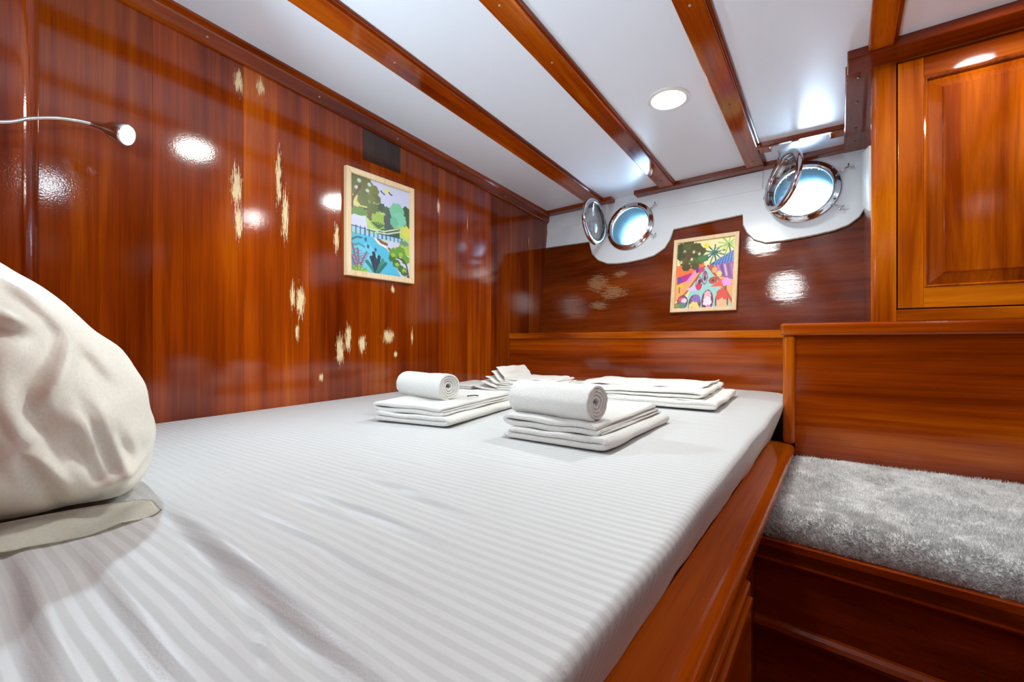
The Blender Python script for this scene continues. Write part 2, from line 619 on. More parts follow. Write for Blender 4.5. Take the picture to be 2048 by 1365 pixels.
# ------------------------------------------------------------------ hull side
P1 = hull_ab(-0.935, 0.630)
P2 = hull_ab(-0.128, 0.652)
RH = 0.112
W = hull_ab(-1.75, 0)[0]
E2 = hull_ab(1.5, 0)[0]
hw = struct(plate('wall_back', [(W, -1.05), (E2, -1.05), (E2, .92), (W, .92)],
                  [circle(P1[0], P1[1], RH), circle(P2[0], P2[1], RH)], 0.02, 'hull', None,
                  xf=lambda v: hxf((v[0], v[1], v[2] - .02))))


def arc(cx, cy, r, a0, a1, n=8):
    return [(cx + r * math.cos(math.radians(a0 + (a1 - a0) * i / n)), cy + r * math.sin(math.radians(a0 + (a1 - a0) * i / n))) for i in range(n + 1)]


def hab(px):
    return [hull_ab(x, z) for x, z in px]


low = hab([(-1.60, .588), (-1.188, .583)]) + hab([(-1.175, .545), (-1.16, .505), (-1.12, .465), (-1.06, .438), (-1.0, .432), (-0.93, .432),
      (-0.85, .440), (-0.79, .452), (-0.735, .485), (-0.712, .525), (-0.702, .555), (-0.694, .578)]) + \
      hab([(-0.366, .597), (-0.362, .545), (-0.345, .505), (-0.315, .468), (-0.27, .447), (-0.2, .446), (-0.1, .453), (-0.02, .463), (0.03, .478), (0.065, .505), (0.085, .54), (0.2, .55)])
top = hab([(0.2, .90), (-1.6, .90)])
band = plate('painted_band', low + top, [circle(P1[0], P1[1], RH), circle(P2[0], P2[1], RH)], 0.012, 'gloss', hw, xf=hxf, bev=0.002)
band['label'] = 'white painted band around the portholes'


def ribbon(name, pts, r, mat, parent):
    return tube(name, [hxf((a, b, .006)) for a, b in pts], r, mat, parent, 8)


ribbon('caulk_bead', low[:-1], 0.006, 'caulk', hw)
for (x0, x1) in ((-1.56, -1.085), (-0.785, -0.285)):
    a0, b0 = hull_ab(x0, .69)
    a1, _ = hull_ab(x1, .69)
    box('painted_strip', a0, a1, b0 + .01, b0 + .10, .010, .018, 'gloss', hw, 0.003, 2, xf=hxf)

# trim where ceiling and hull meet, broken above the portholes
def hull_trim(x0, x1, y0=2.385, y1=2.47, drop=-0.004, mat='dark_x'):
    def f(v):
        yy = v[1] + KX * (v[0] + 1.5) * 1.0
        return (v[0], yy, v[2] + ceil_z(yy))
    return box('trim_%d' % k, x0, x1, y0 + .04, y1 + .04, drop, 0.02, mat, None, 0.003, 2, xf=f)


for (x0, x1) in ((-1.5, -1.04), (-0.905, -0.275)):
    struct(hull_trim(x0, x1)); k += 1
t = struct(hull_trim(-0.28, 0.06, 2.40, 2.475)); k += 1
# batten and stubs around the open strip above the porthole by the cupboard
t = struct(box('trim_%d' % k, -0.285, 0.02, 2.145, 2.165, -0.002, 0.02, 'wood_x', None, 0.003, 2, xf=cxf)); k += 1
box('stub', -0.278, -0.235, 2.166, 2.225, 0.004, 0.02, 'wood_x', t, 0.002, 2, xf=cxf)
box('stub', -0.030, 0.020, 2.166, 2.225, 0.004, 0.02, 'wood_x', t, 0.002, 2, xf=cxf)
# ceiling margin beside and in front of the cupboard
t = struct(box('trim_%d' % k, 0.016, 0.088, 1.7525, 2.44, -0.006, 0.02, 'dark_y', None, 0.003, 2, xf=cxf)); k += 1
for y in (1.79, 1.95, 2.15, 2.27):
    lathe('screw', [(0, -.0012), (.0045, -.0012), (.005, .001), (0, .001)], 'screw', t, xf=lambda v, y=y: cxf((v[0] + .05, v[1] + y, v[2] - .006)), seg=10)
t = struct(box('trim_%d' % k, 0.020, XR, 1.672, 1.752, -0.010, 0.02, 'dark_x', None, 0.003, 2, xf=cxf)); k += 1

# rounded upright where the long wall meets the bulkhead
pr = [(XW, YB), (XW, .210)] + [(XW + .035 * math.sin(math.radians(a)), .175 + .035 * math.cos(math.radians(a))) for a in range(0, 91, 6)] + [(XW + .035, YB)]
struct(prism('trim_%d' % k, pr, 'z', -0.45, 0.95, 'wood_z', None, smooth=False)); k += 1


# ------------------------------------------------------------------ portholes
def porthole(num, P, R, swing, hinge_ang):
    w = struct(empty('window_%d' % num, hxf((P[0], P[1], 0))))
    px = lambda v: hxf((P[0] + v[0], P[1] + v[1], v[2]))
    lathe('tunnel', [(RH - .002, .012), (RH + .004, .012), (RH + .004, -.34), (RH - .002, -.34)], 'tunnel', w, px)
    lathe('frame_ring', [(R - .031, .010), (R - .031, .020), (R - .027, .027), (R - .020, .029), (R - .016, .021), (R - .004, .021), (R, .017), (R, .010)], 'chrome', w, px, 64)
    for q in range(8):
        a = 2 * math.pi * (q + .4) / 8
        c = ((R - .010) * math.cos(a), (R - .010) * math.sin(a))
        lathe('bolt', [(0, .0235), (.003, .0235), (.0045, .021), (0, .021)], 'screw', w, lambda v, c=c: px((v[0] + c[0], v[1] + c[1], v[2])), 8)
    # opening light, swung into the cabin on its hinge
    ha = math.radians(hinge_ang)
    h = Vector((math.cos(ha) * (R + .002), math.sin(ha) * (R + .002), .030))
    ax = Vector((-math.sin(ha), math.cos(ha), 0))
    rot = Matrix.Rotation(math.radians(swing), 3, ax)
    r2 = R - .010
    cen = Vector((-math.cos(ha), -math.sin(ha), 0)) * (r2 + .006)

    def sx(v):
        return px(h + rot @ (cen + Vector(v)))
    s = lathe('sash', [(r2 - .026, -.006), (r2 - .026, .006), (r2 - .020, .011), (r2 - .006, .011), (r2, .006), (r2, -.006), (r2 - .006, -.010), (r2 - .020, -.010)], 'chrome', w, sx, 64)
    lathe('glass', [(0, -.003), (r2 - .022, -.003), (r2 - .022, .003), (0, .003)], 'glass', s, sx, 48, closed=False)
    lathe('gasket', [(r2 - .030, -.008), (r2 - .030, -.004), (r2 - .024, -.004), (r2 - .024, -.008)], 'rubber', s, sx, 48)
    for d in (-.022, .022):
        c = h + ax * d
        tube('hinge', [px(c - ax * .010), px(c + ax * .010)], .007, 'chrome', w, 10)
    # swing bolts
    for dq in (150, 210):
        a = ha + math.radians(dq)
        c = Vector((math.cos(a) * (R - .006), math.sin(a) * (R - .006), .022))
        d = Vector((math.cos(a), math.sin(a), 0))
        o = tube('dog_bolt', [px(c), px(c + d * .020 + Vector((0, 0, .010))), px(c + d * .040 + Vector((0, 0, .014)))], .0035, 'chrome', w, 8)
        tdir = Vector((-d.y, d.x, 0))
        e = c + d * .040 + Vector((0, 0, .014))
        tube('wing', [px(e - tdir * .012 + d * .006), px(e), px(e + tdir * .012 + d * .006)], .003, 'chrome', o, 8)
    return w


porthole(1, P1, 0.137, 89, 182)
porthole(2, P2, 0.140, 52, 172)
# hook that holds the right-hand light up
tube('catch_hook', [hull_pt(-.20, .80) + EN * .16 + Vector((0, 0, -.012)), hull_pt(-.20, .79) + EN * .13, hull_pt(-.21, .77) + EN * .11], .0035, 'steel',
     bpy.data.objects['window_2'], 8)

# ================================================================== cupboard on the right
cab = tag(empty('wall_cupboard', (0.6, 1.95, 0.06)), 'honey-coloured mahogany wall cupboard with raised panel door above the bench', 'cupboard')
zt = ceil_z(1.75) - .006
box('side_panel', 0.080, 0.100, 1.765, 2.255, 0.0585, ceil_z(2.1), 'dark_z', cab, 0.001)
bm = bmesh.new()
pv = [(2.30, .755), (1.772, .60), (1.772, .40), (2.265, .535)]
A = [bm.verts.new((0.0795, y, z)) for y, z in pv]
B = [bm.verts.new((0.074, y, z)) for y, z in pv]
bm.faces.new(A); bm.faces.new(B)
for i in range(4):
    bm.faces.new((A[i], A[(i + 1) % 4], B[(i + 1) % 4], B[i]))
link('painted_return', to_mesh(bm), 'gloss', cab)['label'] = 'white painted return beside the porthole'
# rounded corner stile
r = .016
pr = [(0.079, 1.80), (0.079, Y2 + r)] + [(0.079 + r - r * math.cos(math.radians(a)), Y2 + r - r * math.sin(math.radians(a))) for a in range(10, 91, 10)] + [(0.137, Y2), (0.137, 1.80)]
prism('corner_stile', pr, 'z', 0.0585, zt, 'honey_z', cab)
box('top_rail', 0.137, XR, Y2 + .001, 1.80, 0.822, zt, 'honey_x', cab, 0.001)
box('bottom_rail', 0.137, XR, Y2 + .001, 1.80, 0.0585, 0.0925, 'honey_x', cab, 0.002)
box('middle_stile', 0.655, 0.715, Y2 + .001, 1.80, 0.093, 0.822, 'honey_z', cab, 0.001)
box('back_board', 0.10, XR, 1.801, 1.815, 0.0585, zt, 'dark_x', cab, 0)


def door(x0, x1, z0, z1):
    st = 0.057
    yf = Y2 + .002
    d = empty('door', ((x0 + x1) / 2, Y2, z0), cab)
    box('stile', x0, x0 + st, yf, 1.775, z0, z1, 'honey_z', d, 0.0015)
    box('stile', x1 - st, x1, yf, 1.775, z0, z1, 'honey_z', d, 0.0015)
    box('rail', x0 + st, x1 - st, yf + .0003, 1.775, z1 - st, z1, 'honey_x', d, 0.0012)
    box('rail', x0 + st, x1 - st, yf + .0003, 1.775, z0, z0 + st, 'honey_x', d, 0.0012)
    # raised and fielded panel
    i0, i1, j0, j1 = x0 + st, x1 - st, z0 + st, z1 - st
    levels = [(0.0, yf + .001), (.004, yf - .003), (.008, yf + .001), (.010, yf + .011), (.040, yf + .004), (.0415, yf + .0005), (.044, yf)]
    bm = bmesh.new()
    prev = None
    for off, y in levels:
        q = [bm.verts.new(c) for c in ((i0 + off, y, j0 + off), (i1 - off, y, j0 + off), (i1 - off, y, j1 - off), (i0 + off, y, j1 - off))]
        if prev:
            for i in range(4):
                bm.faces.new((prev[i], prev[(i + 1) % 4], q[(i + 1) % 4], q[i]))
        prev = q
    bm.faces.new(prev)
    link('raised_panel', to_mesh(bm), 'honey_z', d)
    return d


door(0.1405, 0.651, 0.0960, 0.8190)
door(0.718, 1.25, 0.0945, 0.8205)

# ================================================================== unit behind the bench
un = tag(empty('bench_back_unit', (0.58, 1.9, -.45)), 'reddish mahogany panelled unit rising behind the grey bench pad', 'cabinet')
box('front_panel', -0.118, XR, Y2, Y2 + .02, -0.60, 0.020, 'wood_x', un, 0.001)
box('side_panel', -0.146, -0.130, Y2 + .02, 2.055, -0.42, 0.020, 'wood_y', un, 0.001)
box('corner_post', -0.152, -0.116, Y2 - .012, Y2 + .03, -0.338, 0.019, 'wood_z', un, 0.011, 4)
box('top_ledge', -0.158, XR, Y2 - .022, 2.31, 0.018, 0.058, 'wood_x', un, 0.010, 4,
    xf=lambda v: (v[0], min(v[1], 2.355 + KZ * v[2] + KX * (v[0] + 1.5)), v[2]))

# ================================================================== low shelf behind the bed
sh = tag(empty('berth_shelf', (-.82, 2.2, -.45)), 'low mahogany shelf with pale front edge running behind the bed under the portholes', 'shelf')
box('front_panel', XW + .001, -0.147, Y1, Y1 + .018, -0.60, 0.012, 'wood_x', sh, 0.001)
box('shelf_top', XW + .001, -0.147, Y1 - .004, 2.37, 0.012, 0.042, 'wood_x', sh, 0.004, 2,
    xf=lambda v: (v[0], min(v[1], 2.36 + KZ * v[2] + KX * (v[0] + 1.5)), v[2]))
box('edge_strip', XW + .001, -0.160, Y1 - .012, Y1 - .003, 0.012, 0.043, 'honey_x', sh, 0.003, 2)

# ================================================================== bed
ZM = -0.214
bed = tag(empty('bed_frame', (-.82, .97, ZF)), 'built-in mahogany bed base with rounded side rail along the mattress', 'bed')
box('base', XW + .001, -0.185, YB + .001, 2.055, ZF + .001, -0.345, 'dark_y', bed, 0)
rr = .022
x0, x1 = -0.19, -0.118
pr = [(x0, -.378), (x0, -.338)] + [(x1 - rr + rr * math.sin(math.radians(a)), -.338 - rr + rr * math.cos(math.radians(a))) for a in range(0, 91, 10)] + \
     [(x1 - .008 + .008 * math.cos(math.radians(a)), -.370 - .008 * math.sin(math.radians(a))) for a in range(0, 91, 30)]
prism('side_rail', pr, 'y', YB + .001, Y2 + .02, 'rail', bed)
box('side_panel', -0.186, -0.152, YB + .001, Y2 + .01, ZF + .001, -0.377, 'dark_y', bed, 0.001)
dr = box('drawer_front', -0.153, -0.124, YB + .002, 0.889, -0.86, -0.418, 'wood_y', bed, 0.007, 3)
box('drawer_bead', -0.126, -0.120, YB + .01, 0.875, -0.452, -0.440, 'wood_y', dr, 0.002, 2)

# mattress in its fitted striped sheet
def seg_dist(px, py, a, b):
    ax, ay = a; bx, by = b
    dx, dy = bx - ax, by - ay
    l2 = dx * dx + dy * dy
    t = max(-.15, min(1.15, ((px - ax) * dx + (py - ay) * dy) / l2))
    ex, ey = px - (ax + t * dx), py - (ay + t * dy)
    s = 1 if (dx * (py - ay) - dy * (px - ax)) > 0 else -1
    f = math.sin(math.pi * max(0, min(1, (t + .15) / 1.3)))
    return s * math.hypot(ex, ey), f


FOLDS = [((-.733, .222), (-.24, .185), .013, .0075), ((-.66, .345), (-.48, .333), .008, .0030), ((-.65, .372), (-.34, .354), .008, .0042),
         ((-.67, .464), (-.38, .430), .009, .0045), ((-.47, .189), (-.385, .176), .005, .0030), ((-.395, .178), (-.32, .154), .005, .0034),
         ((-.71, .080), (-.39, .061), .010, .0045), ((-.66, .125), (-.34, .112), .009, .0025), ((-.62, .285), (-.3, .270), .008, .0022),
         ((-.78, .56), (-.52, .54), .012, .0020), ((-.60, .66), (-.35, .64), .010, .0018), ((-.60, .02), (-.30, .01), .010, .0035)]


def mattress():
    xa, xb, ya, yb = XW + .004, -0.150, YB + .004, 2.050
    zb = -0.345
    R, r = 0.13, 0.013
    def axis(lo, hi, n):
        e = [0, .0012, .003, .006, .010, .015, .021, .028, .036, .046]
        L = hi - lo
        mid = [.046 + (L - .092) * i / n for i in range(1, n)]
        return [lo + q for q in e + mid + [L - q for q in reversed(e)]]
    xs, ys = axis(xa, xb, 150), axis(ya, yb, 420)
    bm = bmesh.new()
    grid = []
    for y in ys:
        row = []
        for x in xs:
            d = min(x - xa, xb - x, y - ya, yb - y)
            X, Y = x, y
            if x > xb - R and y > yb - R:               # far corner rounded in plan
                a, b = (x - (xb - R)) / R, (y - (yb - R)) / R
                X = xb - R + R * a * math.sqrt(1 - b * b / 2)
                Y = yb - R + R * b * math.sqrt(1 - a * a / 2)
                d = R * (1 - max(a, b))
            z = ZM + 0.003 * (1 - ((x + .85) / .7) ** 2) + .014 * (y - 1.0)
            if d < r:
                z += -r + math.sqrt(max(0, r * r - (r - d) ** 2))
            inner = min(1, max(0, (d - .005) / .05))
            w = 0.0016 * noise.noise((x * 2.1, y * 7, 0)) + 0.0007 * noise.noise((x * 2.5, y * 30, 3))
            for A, B, wd, amp in FOLDS:
                if abs(y - (A[1] + B[1]) / 2) < .3:
                    sd, f = seg_dist(x, y, A, B)
                    g = sd / wd
                    w += f * amp * (math.exp(-(g - .8) ** 2) - 1.15 * math.exp(-(g + .8) ** 2))
            z += w * inner
            # gentle waviness of the edge
            X += 0.004 * noise.noise((0, y * 5, 1)) * min(1, max(0, (x - (xb - .1)) / .1))
            row.append(bm.verts.new((X, Y, z)))
        grid.append(row)
    ny, nx = len(ys), len(xs)
    for j in range(ny - 1):
        for i in range(nx - 1):
            bm.faces.new((grid[j][i], grid[j][i + 1], grid[j + 1][i + 1], grid[j + 1][i]))
    # sides, tucked in at the foot
    loop = [grid[0][i] for i in range(nx)] + [grid[j][nx - 1] for j in range(1, ny)] + [grid[ny - 1][i] for i in range(nx - 2, -1, -1)] + [grid[j][0] for j in range(ny - 2, 0, -1)]
    prev = loop
    cx, cy = (xa + xb) / 2, (ya + yb) / 2
    for s in (.12, .25, .4, .55, .7, .85, 1.0):
        cur = []
        for v in loop:
            z = v.co.z + (zb - v.co.z) * s
            tuck = .044 * s ** 1.15
            ux = 1 if v.co.x > xb - R else 0
            uy = 1 if (v.co.y > yb - R) else 0
            n_ = max(1, math.hypot(ux, uy))
            wob = .003 * noise.noise((v.co.x * 12, v.co.y * 12, s * 2)) * s
            cur.append(bm.verts.new((v.co.x - ux * (tuck + wob) / n_, v.co.y - uy * tuck * .3 / n_, z)))
        n = len(loop)
        for i in range(n):
            bm.faces.new((prev[i], prev[(i + 1) % n], cur[(i + 1) % n], cur[i]))
        prev = cur
    bm.faces.new(prev)
    return link('mattress', to_mesh(bm), 'sheet', None, True)


tag(mattress(), 'mattress in a white sateen-striped fitted sheet on the mahogany bed base', 'mattress')


# ================================================================== pillow
ZP = ZM - .0125                    # the mattress dips a little towards the head


def pillow():
    out = [(.205, ZP + .002), (.240, -.195), (.246, -.13), (.226, -.055), (.180, .015), (.125, .075), (.055, .130), (-.02, .165), (-.080, .168),
           (-.112, .13), (-.120, .05), (-.105, -.05), (-.065, -.14), (-.01, -.192), (.06, ZP + .004), (.14, ZP + .002)]
    P = [Vector(p) for p in out]
    n = len(P)
    ring = []
    for i in range(n):
        p0, p1, p2, p3 = P[i - 1], P[i], P[(i + 1) % n], P[(i + 2) % n]
        for q in range(9):
            t = q / 9
            ring.append(.5 * ((2 * p1) + (-p0 + p2) * t + (2 * p0 - 5 * p1 + 4 * p2 - p3) * t * t + (-p0 + 3 * p1 - 3 * p2 + p3) * t ** 3))
    cen = Vector((.085, -.120))
    xn, xf_ = -0.722, -1.40
    # folds gathered on the near end of the case: (y, z) lines, width, depth
    CREASE = [((.130, .005), (.100, -.060), .012, .016), ((.118, -.07), (.160, -.17), .007, .010), ((.143, -.075), (.180, -.175), .007, .010),
              ((.070, -.085), (.132, -.20), .009, .012), ((.150, -.196), (.222, -.166), .009, .014), ((.060, .022), (.105, .012), .009, .014),
              ((.085, .066), (.125, .010), .010, .012), ((.095, -.055), (.122, -.115), .008, .010), ((.142, .0), (.170, -.052), .009, .008),
              ((.03, -.05), (.085, -.15), .009, .010), ((-.02, .06), (.07, .03), .010, .010), ((.17, -.10), (.20, -.16), .006, .006)]
    ns = 110
    bm = bmesh.new()
    rows = []
    for k_ in range(ns + 1):
        s_ = -math.cos(math.pi * k_ / ns)
        r_ = max(0, 1 - abs(s_) ** 5) ** .42
        x = (xn + xf_) / 2 + s_ * (xn - xf_) / 2
        row = []
        for q in ring:
            p = cen + (q - cen) * r_
            y, z = p
            d = (q - cen).normalized()
            w = .010 * noise.noise((x * 6, y * 7, z * 7)) + .014 * (.28 - abs(noise.noise((x * 9, y * 11 + z * 5, z * 6 + 3))))
            w += .004 * noise.noise((x * 24, y * 20, z * 30))
            w *= min(1, max(0, (z - ZP) / .05)) * min(1, r_ * 1.5)
            y += d.x * w
            z += d.y * w
            g = min(1, max(0, (x + .93) / .14))
            dx = 0
            if g > 0:
                for A, B, wd, amp in CREASE:
                    sd, f = seg_dist(y, z, A, B)
                    e = sd / wd
                    dx += f * amp * (math.exp(-(e - .7) ** 2) - .9 * math.exp(-(e + .7) ** 2))
                dx += .010 * noise.noise((y * 16, z * 11, 4)) + .006 * noise.noise((y * 40, z * 25, 9))
            row.append(bm.verts.new((x + dx * g, max(y, YB + .006), max(z, ZP + .001))))
        rows.append(row)
    m_ = len(ring)
    for A, B in zip(rows, rows[1:]):
        for i in range(m_):
            bm.faces.new((A[i], A[(i + 1) % m_], B[(i + 1) % m_], B[i]))
    bmesh.ops.remove_doubles(bm, verts=bm.verts, dist=2e-4)
    bmesh.ops.smooth_vert(bm, verts=bm.verts, factor=.4, use_axis_x=True, use_axis_y=True, use_axis_z=True)
    return link('pillow', to_mesh(bm), 'pillow', None, True)


pil = tag(pillow(), 'plump ivory cotton pillow leaning against the head of the bed', 'pillow')


def hem():
    """loose open end of the pillowcase lying on the sheet"""
    bm = bmesh.new()
    n, m_ = 70, 12
    rows = []
    for i in range(n + 1):
        u = i / n
        by = -0.07 + .275 * u
        ex = -0.698 - .006 * math.sin(u * 6) - .026 * max(0, (u - .72) / .28) ** 2     # free edge
        ix = -0.762                                                                   # tucked under the pillow
        row = []
        for j in range(m_ + 1):
            w = j / m_
            x = ix + (ex - ix) * w
            z = ZP + .0030 + .020 * (1 - w) ** 1.7 * (1 - .5 * u ** 4) + .006 * math.sin(u * 13 + w * 2.5) * math.sin(math.pi * w) + .004 * noise.noise((u * 9, w * 3, 2)) * w
            z += .012 * (1 - u) ** 2 * w + .0035 * abs(math.sin(u * 10)) * w
            row.append(bm.verts.new((x, by + .010 * w * u + .012 * (1 - u) * w, max(z, ZP + .0025))))
        rows.append(row)
    for A, B in zip(rows, rows[1:]):
        for j in range(m_):
            bm.faces.new((A[j], A[j + 1], B[j + 1], B[j]))
    bmesh.ops.solidify(bm, geom=bm.faces[:], thickness=.0025)
    return link('pillowcase_hem', to_mesh(bm), 'pillow', pil, True)


hem()


# ================================================================== towels
def ribbon_profile(path, th):
    """thicken a centre line [(p, q)] into a closed outline with rounded ends"""
    P = [Vector(p) for p in path]
    # resample smoothly (Catmull-Rom)
    Q = []
    for i in range(len(P) - 1):
        p0, p1, p2, p3 = P[max(i - 1, 0)], P[i], P[i + 1], P[min(i + 2, len(P) - 1)]
        for kk in range(5):
            t = kk / 5
            Q.append(.5 * ((2 * p1) + (-p0 + p2) * t + (2 * p0 - 5 * p1 + 4 * p2 - p3) * t * t + (-p0 + 3 * p1 - 3 * p2 + p3) * t ** 3))
    Q.append(P[-1])
    Lf, Rt = [], []
    for i, q in enumerate(Q):
        t = (Q[min(i + 1, len(Q) - 1)] - Q[max(i - 1, 0)]).normalized()
        n = Vector((-t.y, t.x))
        h = th / 2 * (0.55 if i in (0, len(Q) - 1) else 1)
        Lf.append(q + n * h)
        Rt.append(q - n * h)
    return Lf, Rt


def fold_bm(bm, path, th, d0, d1, nd=22, seed=0, amp=.003, jag=.0):
    """folded cloth: centre line in (p, z), extruded along depth d0..d1"""
    Lf, Rt = ribbon_profile(path, th)
    n = len(Lf)
    rings = []
    for k_ in range(nd + 1):
        f = k_ / nd
        # packs rows near the ends so that the edges round off
        f = .5 - .5 * math.cos(math.pi * f)
        d = d0 + (d1 - d0) * f
        edge = min(f, 1 - f) * abs(d1 - d0)
        shrink = 1.0
        if edge < th * .5:
            shrink = .45 + .55 * math.sqrt(max(0, 1 - (1 - edge / (th * .5)) ** 2))
        r = []
        for A, B in ((Lf, 1), (Rt[::-1], -1)):
            for i, q in enumerate(A):
                j = i if B == 1 else n - 1 - i
                c = (Lf[j] + Rt[j]) / 2
                v = c + (q - c) * shrink
                w = noise.noise((v.x * 14 + seed, d * 12, v.y * 20 + seed)) * amp
                w2 = noise.noise((v.x * 9 + seed + 5, d * 9, v.y * 60)) * amp * 1.3
                dd = d + jag * noise.noise((c.x * 40 + seed, c.y * 90, 1.5)) * (1 if f > .5 else 1)
                r.append(bm.verts.new((v.x + w2, dd, max(.0005, v.y + w * min(1, v.y / .02)))))
        rings.append(r)
    m_ = len(rings[0])
    for A, B in zip(rings, rings[1:]):
        for i in range(m_):
            bm.faces.new((A[i], A[(i + 1) % m_], B[(i + 1) % m_], B[i]))
    for R in (rings[0], rings[-1]):                     # end caps as strips between the two sides
        for i in range(n - 1):
            bm.faces.new((R[i], R[i + 1], R[m_ - 2 - i], R[m_ - 1 - i]))


def place(loc, rz):
    c, s = math.cos(rz), math.sin(rz)
    return lambda v: (loc[0] + c * v[0] - s * v[1], loc[1] + s * v[0] + c * v[1], loc[2] + v[2])


def folded_towel(w, d, loc, rz, seed, th=.0130, mat='towel'):
    """bath towel folded over and over: local x is the fold direction, front at y = 0, right edge at x = 0"""
    bm = bmesh.new()
    z = [th * .55 + i * th * .97 for i in range(6)]
    b = th * .75
    # lower wrap: bottom sheet, turned up at the right, back to the left
    fold_bm(bm, [(-w + .004, z[0]), (-w * .6, z[0]), (-.05, z[0]), (-.012, z[0] + .001), (-.002, (z[0] + z[1]) / 2), (-.012, z[1]), (-.05, z[1]), (-w * .6, z[1]), (-w + .014, z[1] + .001)],
            th, 0, d, seed=seed, amp=.0042)
    # upper wrap: turned over at the left, open ends at the right
    fold_bm(bm, [(-.020, z[2]), (-.06, z[2]), (-w * .6, z[2]), (-w + .018, z[2] - .001), (-w + .002, z[2] + th * .55), (-w + .016, z[3] + .002), (-w * .6, z[3]), (-.06, z[3]), (-.026, z[3] - .001)],
            th * .98, .006, d - .012, seed=seed + 3, amp=.0042)
    # thin leaves showing along the right-hand side
    for q in range(3):
        zz = z[2] - th * .15 + q * th * .55
        fold_bm(bm, [(-w * .5, zz + .001), (-.1, zz), (-.016 - .004 * q, zz)], th * .34, .012, d - .004 - .008 * q, seed=seed + 9 + q, amp=.0025)
    return link('folded_towel', to_mesh(bm, place(loc, rz)), mat, None, True), z[3] + th * .5


def rolled_towel(L, r, loc, rz, seed, turns=4.2, start=0.6):
    bm = bmesh.new()
    path = []
    n = int(turns * 14)
    r0 = .007
    start = -1.9 - turns * 2 * math.pi + start * 0.1
    for i in range(n + 1):
        f = i / n
        a = start + f * turns * 2 * math.pi
        rr_ = r0 + (r - r0 - .004) * f ** .92
        rr_ *= 1 + .05 * noise.noise((math.cos(a) * 1.5, math.sin(a) * 1.5, seed))
        path.append((rr_ * math.cos(a) * 1.02, rr_ * math.sin(a) * .96))
    Lf, Rt = ribbon_profile(path, (r - r0) / turns * .80)
    m2 = len(Lf)
    rings = []
    nd = 34
    for k_ in range(nd + 1):
        f = .5 - .5 * math.cos(math.pi * k_ / nd)
        x = -L / 2 + L * f
        ring = []
        for A, B in ((Lf, 1), (Rt[::-1], -1)):
            for i, q in enumerate(A):
                j = i if B == 1 else m2 - 1 - i
                c = (Lf[j] + Rt[j]) / 2
                ed = min(f, 1 - f) * L
                sh_ = .5 + .5 * math.sqrt(max(0, 1 - (1 - min(1, ed / .005)) ** 2))
                v = c + (q - c) * sh_
                g = 1 + .06 * noise.noise((x * 11 + seed, v.x * 16, v.y * 16)) + .02 * noise.noise((x * 60, v.x * 70, v.y * 70)) + .03 * math.exp(-((x - .01) / .006) ** 2) * -1
                tel = .006 * (1 - j / m2) * (1 if f > .5 else -1) * -1 * abs(2 * f - 1) ** 6
                ring.append(bm.verts.new((x + tel + .002 * noise.noise((v.x * 60, v.y * 60, seed)), v.x * g, v.y * g)))
        rings.append(ring)
    m_ = len(rings[0])
    for A, B in zip(rings, rings[1:]):
        for i in range(m_):
            bm.faces.new((A[i], A[(i + 1) % m_], B[(i + 1) % m_], B[i]))
    for R in (rings[0], rings[-1]):
        for i in range(m2 - 1):
            bm.faces.new((R[i], R[i + 1], R[m_ - 2 - i], R[m_ - 1 - i]))
    zmin = min(v.co.z for v in bm.verts)
    for v in bm.verts:
        v.co.z -= zmin
    return link('rolled_towel', to_mesh(bm, place(loc, rz)), 'towel', None, True)


def bed_z(x, y):
    return ZM + 0.003 * (1 - ((x + .85) / .7) ** 2) + .014 * (y - 1.0) - .0005


za = bed_z(-.48, 1.0)
ta, hgt = folded_towel(.245, .375, (-.356, .800, za), 0.0, 1)
tag(ta, 'white folded bath towel under the roll, near the open edge of the mattress', 'towel')
tag(rolled_towel(.215, .0415, (-.498, .855, za + hgt - .003), -0.14, 2), 'white rolled hand towel on the folded towel near the open edge of the mattress', 'towel')
zb_ = bed_z(-.95, 1.05)
tb, hgt = folded_towel(.245, .40, (-.768, .800, zb_), .16, 21, th=.0122)
tag(tb, 'white folded bath towel with a small dark stitch, near the long panelled wall', 'towel')
tag(rolled_towel(.205, .041, (-.965, .920, zb_ + hgt - .003), -0.12, 8, start=2.2), 'white rolled hand towel on the folded towel near the long panelled wall', 'towel')
q = place((-.768, .800, zb_), .16)
tube('stitched_mark', [q((-.075, .205, hgt + .003)), q((-.060, .222, hgt + .004)), q((-.048, .224, hgt + .003))], .0018, 'ink', tb, 6)


def fan_stack():
    """folded sheet whose leaves fan out and curl up at one side"""
    bm = bmesh.new()
    n = 5
    for i in range(n):
        th = .006
        off = .030 * i
        lift = .012 + .0095 * i
        z = .004 + i * .0085
        fold_bm(bm, [(-.20 + off * .5, z + lift * 1.1), (-.185 + off * .5, z + lift * .9), (-.15 + off * .4, z + lift * .35), (-.08, z + .001), (.06, z), (.150 - off * .6, z), (.162 - off * .6, z + .0045), (.150 - off * .6, z + .008), (.05, z + .0075), (-.10, z + .0075)],
                th, -.145 + .018 * i, .185 - .004 * i, seed=40 + i * 3, amp=.007)
    return bm


o = link('folded_sheet', to_mesh(fan_stack(), place((-1.045, 1.60, bed_z(-1.08, 1.60)), .10)), 'linen', None, True)
tag(o, 'white folded linen with leaves fanned and curled up, in the corner by the panelled wall', 'bed linen')
bm = bmesh.new()
fold_bm(bm, [(-.03, .0075), (-.10, .0075), (-.17, .007), (-.186, .0105), (-.17, .015), (-.1, .0155), (-.025, .0155)], .007, -.06, .17, seed=61, amp=.003)
o = link('folded_sheet', to_mesh(bm, place((-1.225, 1.50, bed_z(-1.2, 1.5)), .1)), 'linen', None, True)
tag(o, 'small white folded cloth tucked beside the fanned linen at the panelled wall', 'bed linen')


